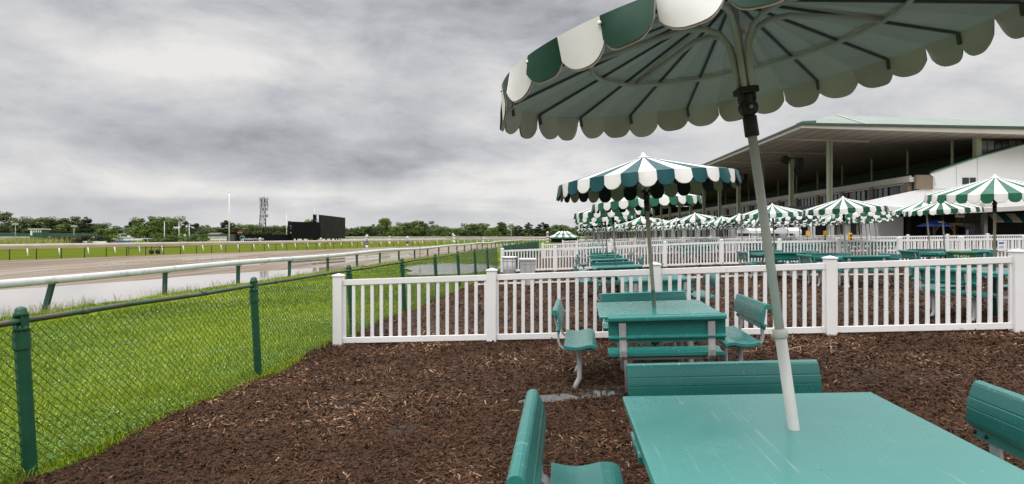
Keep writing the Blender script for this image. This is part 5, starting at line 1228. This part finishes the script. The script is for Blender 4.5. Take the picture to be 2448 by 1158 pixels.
# brown end panel under the parapet, with a bent white downpipe
mb = MB(); mb.box(G(gv(2208, 56), 56.0, zy(436, 56)), (1.6, .3, 1.35)); gb(mb, 'end_panel', M['brick'])
mb = MB(); a, z = gv(2222, 56), zy(437, 56); mb.tube([G(a, 55.75, z + .75), G(a + .35, 55.75, z + .55), G(a + .4, 55.75, z - .35)], .07, 8); gb(mb, 'downpipe', M['white'])
# glazed upper box at the back right
mb = MB(); mb.beam(G(gv(2336, 56.6), 56.6, 6.5), G(gv(2336, 56.6), 56.6, zs_(42) - .02), .5, .5, up=(0, 1, 0)); gb(mb, 'corner_column', M['column'])
mb = MB(); x0_, x1_ = gv(2342, 57), gv(2520, 57); zt, zb = zs_(44) - .05, zy(390, 57); mb.box(G((x0_ + x1_) / 2, 57.1, (zt + zb) / 2), (x1_ - x0_, .1, zt - zb)); gb(mb, 'upper_glazing', M['glass'])
for k in range(10):
    for r in range(2):
        xa = x0_ + .08 + k * .70; zz = zt - .10 - r * .98
        mb = MB(); mb.box(G(xa + .31, 57.02, zz - .44), (.60, .05, .86)); gb(mb, 'pane', M['glass_lit'] if (k * 3 + r * 2) % 4 in (0, 3) else M['glass'])
# ground floor: white pillars, dark doorways, hall, porch roofs
mb = MB(); mb.box(G((gv(1895, 58) + gv(2085, 58)) / 2, 58, zy(516, 58) - .0), (gv(2085, 58) - gv(1895, 58), .4, .85)); gb(mb, 'ground_floor_band', M['wall_white'])
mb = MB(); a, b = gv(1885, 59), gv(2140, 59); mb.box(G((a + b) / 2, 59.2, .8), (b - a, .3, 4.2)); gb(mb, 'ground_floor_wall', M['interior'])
for px in (1985, 2024, 1940, 1905): mb = MB(); mb.box(G(gv(px, 58.4), 58.4, .5), (.55, .4, 3.4)); gb(mb, 'white_pillar', M['wall_white'])
for px in (2003, 2046): mb = MB(); mb.box(G(gv(px, 58.8), 58.85, .35), (1.25, .1, 2.9)); gb(mb, 'door', M['brick'])
mb = MB(); mb.box(G(gv(2103, 56), 55.6, zy(556, 56)), (2.3, 2.6, 2.9)); gb(mb, 'kiosk_wall', M['wall_white'])
# porch roof (white soffit) and dark hall behind
mb = MB(); hexa(mb, [G(gv(2085, 50), 52, zy(500, 52)), G(gv(2232, 50), 50, zy(513, 50)), G(gv(2232, 56), 56, zy(505, 56)), G(gv(2085, 56), 56, zy(497, 56)), G(gv(2085, 50), 52, zy(489, 52)), G(gv(2232, 50), 50, zy(500, 50)), G(gv(2232, 56), 56, zy(494, 56)), G(gv(2085, 56), 56, zy(489, 56))]); gb(mb, 'porch_roof', M['wall_white'])
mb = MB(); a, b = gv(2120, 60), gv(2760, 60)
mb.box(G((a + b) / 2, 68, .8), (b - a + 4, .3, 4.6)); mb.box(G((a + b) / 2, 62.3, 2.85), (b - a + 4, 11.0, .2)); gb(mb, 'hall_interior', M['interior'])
for px in (2168, 2215): mb = MB(); mb.box(G(gv(px, 60), 60, .7), (.5, .5, 4.2)); gb(mb, 'hall_pillar', M['pole_dark'])
mb = MB(); hexa(mb, [G(gv(2225, 49), 49, zy(514, 49)), G(gv(2560, 49), 49, zy(498, 49)), G(gv(2560, 56), 56, zy(500, 56)), G(gv(2225, 56), 56, zy(512, 56)), G(gv(2225, 49), 49, zy(505, 49)), G(gv(2560, 49), 49, zy(486, 49)), G(gv(2560, 56), 56, zy(488, 56)), G(gv(2225, 56), 56, zy(502, 56))]); gb(mb, 'concession_roof', M['parapet'])
mb = MB(); a, b = gv(2352, 54), gv(2520, 54); mb.box(G(gv(2353, 54), 54, .5), (.35, .35, 3.4)); gb(mb, 'concession_pillar', M['wall_white'])
mb = MB(); a, b = gv(2292, 56), gv(2350, 56); mb.box(G((a + b) / 2, 56.4, .5), (b - a, .2, 3.2)); gb(mb, 'stone_pier', mat('green_grey_stone', (0.16, 0.18, 0.14), .8, .4, 3))
mb = MB(); mb.box(G(gv(2322, 55), 55.6, zy(545, 55)), (1.5, .1, .9)); gb(mb, 'menu_panel', M['glass_lit'])
# wall-mounted cooler
mb = MB(); p = G(gv(2372, 55), 55.5, zy(490, 55)); mb.box(p, (1.1, .6, .42)); mb.lathe([(.15, 0), (.15, .03)], 12, p + Vector((.15, -.3, 0)), M=Matrix.Rotation(math.pi / 2, 3, 'X')); gb(mb, 'air_conditioner', M['parapet'])
# striped awning at the right
def awning():
    d = 53.2; a, b = gv(2362, d), gv(2700, d); root = empty('striped_awning', G(a, d, zy(532, d)), label='green and cream striped awning over the dark counter at the right edge', cat='awning'); w = .0; n = 16; s = (b - a) / n; mb = MB()
    for i in range(n):
        x0, x1 = s * i, s * (i + 1); P = [(x0, 0, .8), (x1, 0, .8), (x1, -.75, .12), (x0, -.75, .12), (x0, -.78, -.02), (x1, -.78, -.02)]; k = 0 if i % 2 == 0 else 1
        mb.add(P, [(3, 2, 1, 0), (4, 5, 2, 3)], k)
    o = mb.build('cloth', [mat('cream_cloth', (.50, .48, .42), .7), M['g_teal']], root); sm = o.modifiers.new('thick', 'SOLIDIFY'); sm.thickness = .02
    mb = MB(); mb.tube([(0, 0, .78), (0, -.72, .10)], .03, 6); mb.tube([(b - a, 0, .78), (b - a, -.72, .10)], .03, 6); mb.build('bracket', M['steel'], root)
awning()
# things in front of the concession
p = G(gv(2235, 51), 51, GBASE); root = empty('bar_umbrella', p, label='blue advertising umbrella with a white square patch by the wooden bar', cat='umbrella'); h = zy(524, 51) - GBASE
mb = MB(); mb.tube([(0, 0, 0), (0, 0, h)], .035, 8); mb.build('pole', M['socket'], root)
mb = MB(); n = 8; P = [(0, 0, h)] + [(1.35 * math.cos(2 * math.pi * i / n), 1.35 * math.sin(2 * math.pi * i / n), h - .55) for i in range(n)] + [(1.35 * math.cos(2 * math.pi * i / n), 1.35 * math.sin(2 * math.pi * i / n), h - .66) for i in range(n)]
mb.add(P, [(0, 1 + i, 1 + (i + 1) % n) for i in range(n)] + [(1 + i, 1 + n + i, 1 + n + (i + 1) % n, 1 + (i + 1) % n) for i in range(n)]); o = mb.build('canopy', M['blue'], root); o.modifiers.new('thick', 'SOLIDIFY').thickness = .015
mb = MB(); mb.add([(-.32, -1.0, h - .36), (.12, -1.06, h - .36), (.12, -.72, h - .22), (-.32, -.68, h - .22)], [(0, 1, 2, 3)]); mb.build('patch', M['white'], root)
p = G(gv(2246, 53), 53, GBASE); root = empty('wooden_bar', p, label='orange wooden bar stand with posts and braces behind the blue umbrella', cat='bar'); hh = zy(536, 53) - GBASE
for x_ in (-.5, 1.3): 
    mb = MB(); mb.beam((x_, 0, 0), (x_, 0, hh), .16, .16, up=(0, 1, 0)); mb.beam((x_, -.05, hh - .7), (x_ + (.5 if x_ < 0 else -.5), -.05, hh - .1), .09, .09); mb.build('post', M['wood'], root)
mb = MB(); mb.box((.4, 0, hh), (2.6, 1.0, .16)); mb.build('roof_beam', M['wood'], root); mb = MB(); mb.box((.4, 0, 1.05), (2.2, .6, .1)); mb.build('counter', M['wood'], root)
p = G(gv(2312, 53.5), 53.5, GBASE); root = empty('drinks_cooler', p, label='dark blue upright drinks cooler with a white side stripe near the stone pier', cat='cooler'); mb = MB(); mb.box((0, 0, 1.0), (1.0, .8, 2.0)); mb.build('cabinet', mat('navy_cooler', (.015, .02, .06), .4), root, .02)
mb = MB(); mb.box((-.3, -.41, 1.05), (.22, .02, 1.3)); mb.build('white_stripe', M['white'], root); mb = MB(); mb.box((.12, -.41, 1.05), (.45, .02, 1.5)); mb.build('glass_door', M['glass'], root)
p = G(gv(2294, 51), 51, zy(521, 51)); root = empty('hanging_sign', p, label='white hanging sign with green writing under the concession roof', cat='sign'); mb = MB(); mb.box((0, 0, .3), (.8, .08, .55)); mb.build('sign_face', M['white'], root, .02)
f = font('N', .46, M['letter_dark'], root); f.rotation_euler = (math.pi / 2, 0, 0); f.location = (-.2, -.045, .32); mb = MB(); mb.box((.16, -.045, .24), (.4, .01, .07)); mb.build('script_line', M['letter_dark'], root)
# white-roofed tent among the far umbrellas
for px0, px1, py, d, l in [(1776, 1836, 548, 48, 'long low white canopy tent among the far umbrellas'), (1868, 1897, 548, 46, 'white canopy tent with a thin frame before the dark windows')]:
    a, b = at(px0, py, d), at(px1, py, d); z0 = gz(a.x - KU * d); root = empty('canopy_tent', ((a.x + b.x) / 2, d, z0), label=l, cat='tent'); w = b.x - a.x; h = a.z - z0
    mb = MB(); mb.prism([(-1.3, h - .35), (-1.3, h - .12), (-.6, h + .1), (.6, h + .1), (1.3, h - .12), (1.3, h - .35)], -w / 2, w / 2); mb.build('roof', M['white'], root)
    for sx in (-.48, .48):
        for sy in (-1.2, 1.2): mb = MB(); mb.tube([(w * sx, sy, 0), (w * sx, sy, h - .3)], .03, 6); mb.build('leg', M['white'], root)
# striped pavilion at the far turn
p = at(1348, 553, 128); root = empty('pavilion', (p.x, p.y, TZ + .5), label='small pavilion with a pale striped hipped roof at the far end of the umbrella rows', cat='pavilion'); h = p.z - TZ - .5
a = 3.2; mb = MB(); P = [(-a, -a, h - 1.3), (a, -a, h - 1.3), (a, a, h - 1.3), (-a, a, h - 1.3), (-1.0, 0, h), (1.0, 0, h)]

for A_, B_, C_, D_ in ((0, 1, 5, 4), (2, 3, 4, 5), (1, 2, 5, 5), (3, 0, 4, 4)):
    q = [Vector(P[i]) for i in (A_, B_, C_, D_)]
    for i in range(8): mb.add([q[0].lerp(q[1], i / 8), q[0].lerp(q[1], (i + 1) / 8), q[3].lerp(q[2], (i + 1) / 8), q[3].lerp(q[2], i / 8)], [(0, 1, 2, 3)], i % 2)
mb.add([(-a, -a, h - 1.3), (a, -a, h - 1.3), (a, a, h - 1.3), (-a, a, h - 1.3), (-a, -a, h - 1.6), (a, -a, h - 1.6), (a, a, h - 1.6), (-a, a, h - 1.6)], [(0, 4, 5, 1), (1, 5, 6, 2), (2, 6, 7, 3), (3, 7, 4, 0)], 1); mb.build('roof', [M['cloth_white'], M['trim_green']], root)
for sx in (-1, 0, 1):
    for sy in (-1, 1): mb = MB(); mb.tube([(sx * 2.9, sy * 2.9, 0), (sx * 2.9, sy * 2.9, h - 1.4)], .09, 6); mb.build('post', M['bark'], root)
mb = MB(); mb.box((0, .5, 1.0), (5.4, 4.6, 1.9)); mb.build('counter', M['interior'], root)
# dark red roofed stand end far behind the umbrellas
p = at(1437, 500, 205); root = empty('clubhouse', (p.x, p.y, TZ), label='distant dark building with stacked dark red roofs behind the umbrella rows', cat='building'); h = p.z - TZ
mb = MB(); mb.box((3.5, 0, h / 2), (10, 12, h)); mb.build('walls', M['interior'], root)
for i, (zz, w_) in enumerate(((h + .1, 12), (h + 1.2, 8.5), (h + 2.3, 6))): mb = MB(); mb.box((2.5, 0, zz), (w_, 12, .35)); mb.build('roof', M['darkred'], root); mb = MB(); mb.box((3, 0, zz + .6), (w_ * .5, 8, .8)); mb.build('upper_storey', M['interior'], root)
